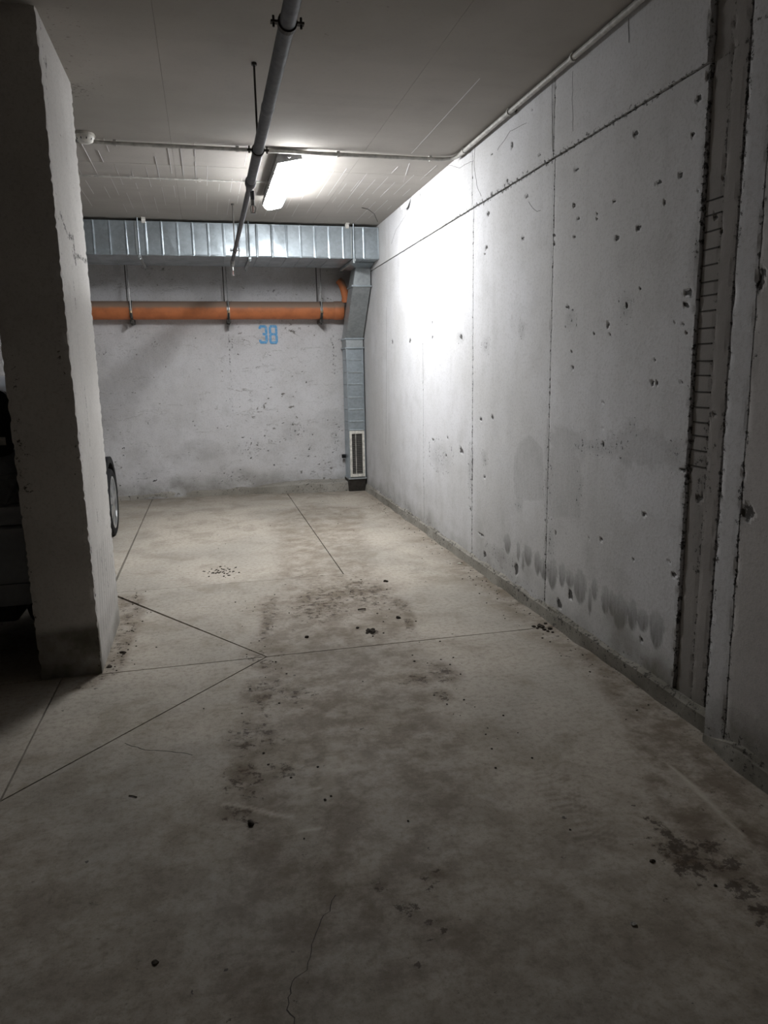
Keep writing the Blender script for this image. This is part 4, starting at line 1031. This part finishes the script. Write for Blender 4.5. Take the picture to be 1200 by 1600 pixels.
for s in (-1, 1):
    for yc in (4.46, 6.80):
        xo = CX+s*0.815
        w_ = empty('wheel', (xo, yc, 0.30)); w_.parent = car; bpy.context.view_layer.update(); w_.matrix_parent_inverse = car.matrix_world.inverted()
        bm = bmesh.new()
        prof = [(0.222, -0.005), (0.235, 0.004), (0.265, 0.008), (0.288, 0.0), (0.30, -0.025), (0.30, -0.15), (0.285, -0.175), (0.20, -0.175)]
        seg = 40; R2 = [[bm.verts.new((xo+s*q, yc+r*math.cos(2*math.pi*k/seg), 0.30+r*math.sin(2*math.pi*k/seg))) for r, q in prof] for k in range(seg)]
        for k in range(seg):
            a, b = R2[k], R2[(k+1) % seg]
            for j in range(len(prof)): bm.faces.new((a[j], a[(j+1) % len(prof)], b[(j+1) % len(prof)], b[j]))
        obj('tyre', bm, M['black'], w_, True)
        bm = bmesh.new(); ring(bm, (xo-s*0.03, yc, 0.30), 'X', 0.208, 0.230, 0.032, 40)
        obj('rim', bm, M['alloy'], w_, True)
        for k in range(7):
            a = 2*math.pi*k/7+0.2
            bm = bmesh.new(); c0, s0 = math.cos(a), math.sin(a)
            for rr_, wd, dx in ((0.03, 0.026, 0.0), (0.21, 0.034, -0.008)):
                for t in (-1, 1):
                    for dd in (0, -0.02):
                        bm.verts.new((xo+s*(dx+dd), yc+rr_*c0-t*wd*s0, 0.30+rr_*s0+t*wd*c0))
            bmesh.ops.convex_hull(bm, input=bm.verts[:])
            obj('spoke', bm, M['alloy'], w_)
        tb('hub_cap', [(xo-s*0.02, yc, 0.30), (xo+s*0.003, yc, 0.30)], 0.04, M['alloy'], w_, 20)
        tb('brake_disc', [(xo-s*0.09, yc, 0.30), (xo-s*0.07, yc, 0.30)], 0.185, M['cartrim'], w_, 28)
        bm = bmesh.new(); seg = 20       # dark arch liner over the wheel
        pts = [(yc+0.385*math.cos(math.pi*k/seg), 0.32+0.385*math.sin(math.pi*k/seg)) for k in range(seg+1)]
        prism(bm, pts+[(yc-0.355, 0.24), (yc+0.355, 0.24)], 'X', xo-s*0.012, xo-s*0.2) if False else None
        o_ = [bm.verts.new((xo-s*0.004, y, z)) for y, z in pts]
        i_ = [bm.verts.new((xo-s*0.004, yc+(y-yc)*0.86, 0.32+(z-0.32)*0.86)) for y, z in pts]
        ob = [bm.verts.new((xo-s*0.20, y, z)) for y, z in pts]; ib = [bm.verts.new((xo-s*0.20, yc+(y-yc)*0.86, 0.32+(z-0.32)*0.86)) for y, z in pts]
        for k in range(seg):
            for q in ((o_[k], o_[k+1], i_[k+1], i_[k]), (o_[k], ob[k], ob[k+1], o_[k+1]), (i_[k], i_[k+1], ib[k+1], ib[k]), (ob[k], ib[k], ib[k+1], ob[k+1])): bm.faces.new(q)
        obj('wheel_arch', bm, M['black'], car)

# ================================================================== LITTER ON THE FLOOR
def lump(x, y, sx, sy, sz, seed, mat, name, label, cat, sub=2):
    bm = bmesh.new(); bmesh.ops.create_icosphere(bm, subdivisions=sub, radius=1)
    r = random.Random(seed)
    k = [Vector((r.gauss(0, 1), r.gauss(0, 1), r.gauss(0, 1))).normalized() for _ in range(7)]
    for v in bm.verts:
        n = v.co.normalized(); f = 1.0
        for q in k: f -= max(0, n.dot(q)-0.55)*r.uniform(0.3, 0.9)
        v.co = Vector((n.x*sx*f, n.y*sy*f, max(-0.15, n.z)*sz*f))
    zmin = min(v.co.z for v in bm.verts)
    for v in bm.verts: v.co += Vector((x, y, -zmin-0.001))
    return tag(obj(name, bm, M[mat]), label, cat)
C_ = CRUMBS
lump(*C_[0], 0.018, 0.016, 0.018, 1, 'crumb', 'stone', 'dark squarish stone alone on the pale strip right of the dirty track', 'stone')
lump(*C_[3], 0.014, 0.012, 0.012, 4, 'crumb', 'stone', 'small dark stone just above the floor joint, left of the bigger clod', 'stone')
lump(*C_[4], 0.017, 0.016, 0.014, 5, 'crumb', 'stone', 'dark stone on the right edge of the dirty floor track', 'stone')
lump(*C_[10], 0.010, 0.009, 0.009, 6, 'crumb', 'stone', 'black pebble at the near end of the wet dark stain', 'stone')
lump(*C_[11], 0.013, 0.022, 0.012, 7, 'crumb', 'dirt_clod', 'dark clod in the rusty patch at the front of the floor', 'dirt')
lump(*C_[12], 0.022, 0.015, 0.010, 8, 'crumb', 'dirt_clod', 'flat dirt clod lying beside the foot of the column', 'dirt')
lump(*C_[13], 0.018, 0.02, 0.010, 9, 'crumb', 'dirt_clod', 'dirt clod at the front right corner of the column', 'dirt')
lump(*C_[16], 0.010, 0.009, 0.007, 10, 'crumb', 'stone', 'tiny dark pebble on the bare floor at lower left', 'stone')
def cluster(name, label, x, y, n, spread, size, seed, cat='dirt'):
    r = random.Random(seed); bm = bmesh.new()
    for _ in range(n):
        b2 = bmesh.ops.create_icosphere(bm, subdivisions=1, radius=1); px, py = x+r.gauss(0, spread), y+r.gauss(0, spread*1.3); s = size*r.uniform(0.4, 1.2)
        for v in b2['verts']:
            q = v.co.copy(); v.co = Vector((px+q.x*s*r.uniform(0.7, 1.4), py+q.y*s*r.uniform(0.7, 1.3), max(0, q.z+0.4)*s*0.6*r.uniform(0.8, 1.1)))
    return tag(obj(name, bm, M['crumb']), label, cat, kind='stuff')
cluster('dirt_clump', 'crumbled dark dirt clump in the middle of the dirty track', *C_[2], 16, 0.022, 0.013, 11)
cluster('dirt_clump', 'scattered dark crumbs on the bright floor left of the track', *C_[5], 60, 0.055, 0.0075, 12)
cluster('dirt_clump', 'dark dirt clump by the right wall at the end of the joint', *C_[6], 16, 0.022, 0.012, 13)
r5 = random.Random(21); bm = bmesh.new()
for k in range(260):
    t = r5.random()
    if t < 0.45: px, py = XW-0.035-abs(r5.gauss(0, 0.10)), r5.uniform(2.4, 8.3)
    elif t < 0.62: px, py = -0.53+abs(r5.gauss(0, 0.06)), r5.uniform(3.5, 4.9)
    elif t < 0.86: px, py = r5.choice([0.2+r5.gauss(0, 0.09), 0.98+r5.gauss(0, 0.08)]), r5.uniform(2.2, 4.8)
    else: px, py = r5.uniform(-0.4, 1.7), r5.uniform(1.5, 8.0)
    s = r5.uniform(0.002, 0.006); b2 = bmesh.ops.create_icosphere(bm, subdivisions=1, radius=1)
    for v in b2['verts']: v.co = Vector((px+v.co.x*s*r5.uniform(.8, 1.3), py+v.co.y*s*r5.uniform(.8, 1.3), max(-.2, v.co.z)*s*.7+0.001))
tag(obj('grit', bm, M['crumb']), 'loose grit scattered over the floor and along the walls', 'grit', kind='stuff')
# curled rim of a bottle cap, twig, paper scraps, pale chip
bm = bmesh.new(); pts = []
for k in range(9):
    a = math.pi*(0.05+0.9*k/8); pts.append((C_[1][0]+0.022*math.cos(a), C_[1][1]-0.014*math.sin(a), 0.004+0.006*math.sin(a)))
tube(bm, pts, 0.0045, 6); tag(obj('bark_curl', bm, M['crumb'], None, True), 'curved dark sliver lying in the dirty track above the clump', 'bark')
tb_ = tb('twig', [(C_[9][0]-0.014, C_[9][1]+0.009, 0.002), (C_[9][0], C_[9][1]+0.001, 0.003), (C_[9][0]+0.013, C_[9][1]-0.008, 0.002)], 0.0018, M['straw']); tag(tb_, 'short dark twig on the bare floor at left front', 'twig')
def scrap(name, label, x, y, s, seed, mat='paper'):
    r = random.Random(seed); bm = bmesh.new(); n = 6
    top = [bm.verts.new((x+s*math.cos(2*math.pi*k/n)*r.uniform(.6, 1.1), y+s*0.8*math.sin(2*math.pi*k/n)*r.uniform(.6, 1.1), 0.004+r.uniform(0, s*0.5))) for k in range(n)]
    ce_ = bm.verts.new((x, y, 0.006)); [bm.faces.new((top[k], top[(k+1) % n], ce_)) for k in range(n)]
    bmesh.ops.solidify(bm, geom=bm.faces[:], thickness=0.002)
    zm = min(v.co.z for v in bm.verts)
    for v in bm.verts: v.co.z -= zm
    tag(obj(name, bm, M[mat]), label, 'paper' if mat == 'paper' else 'chip')
scrap('paper_scrap', 'crumpled white paper scrap by the right wall near the far corner', C_[7][0]-0.01, C_[7][1], 0.032, 1)
scrap('paper_scrap', 'small pale paper scrap against the right wall footing at mid length', 1.735, C_[8][1], 0.022, 2)
scrap('mortar_chip', 'pale mortar chip on the dark floor at lower right', *C_[14], 0.012, 3, 'plinth')
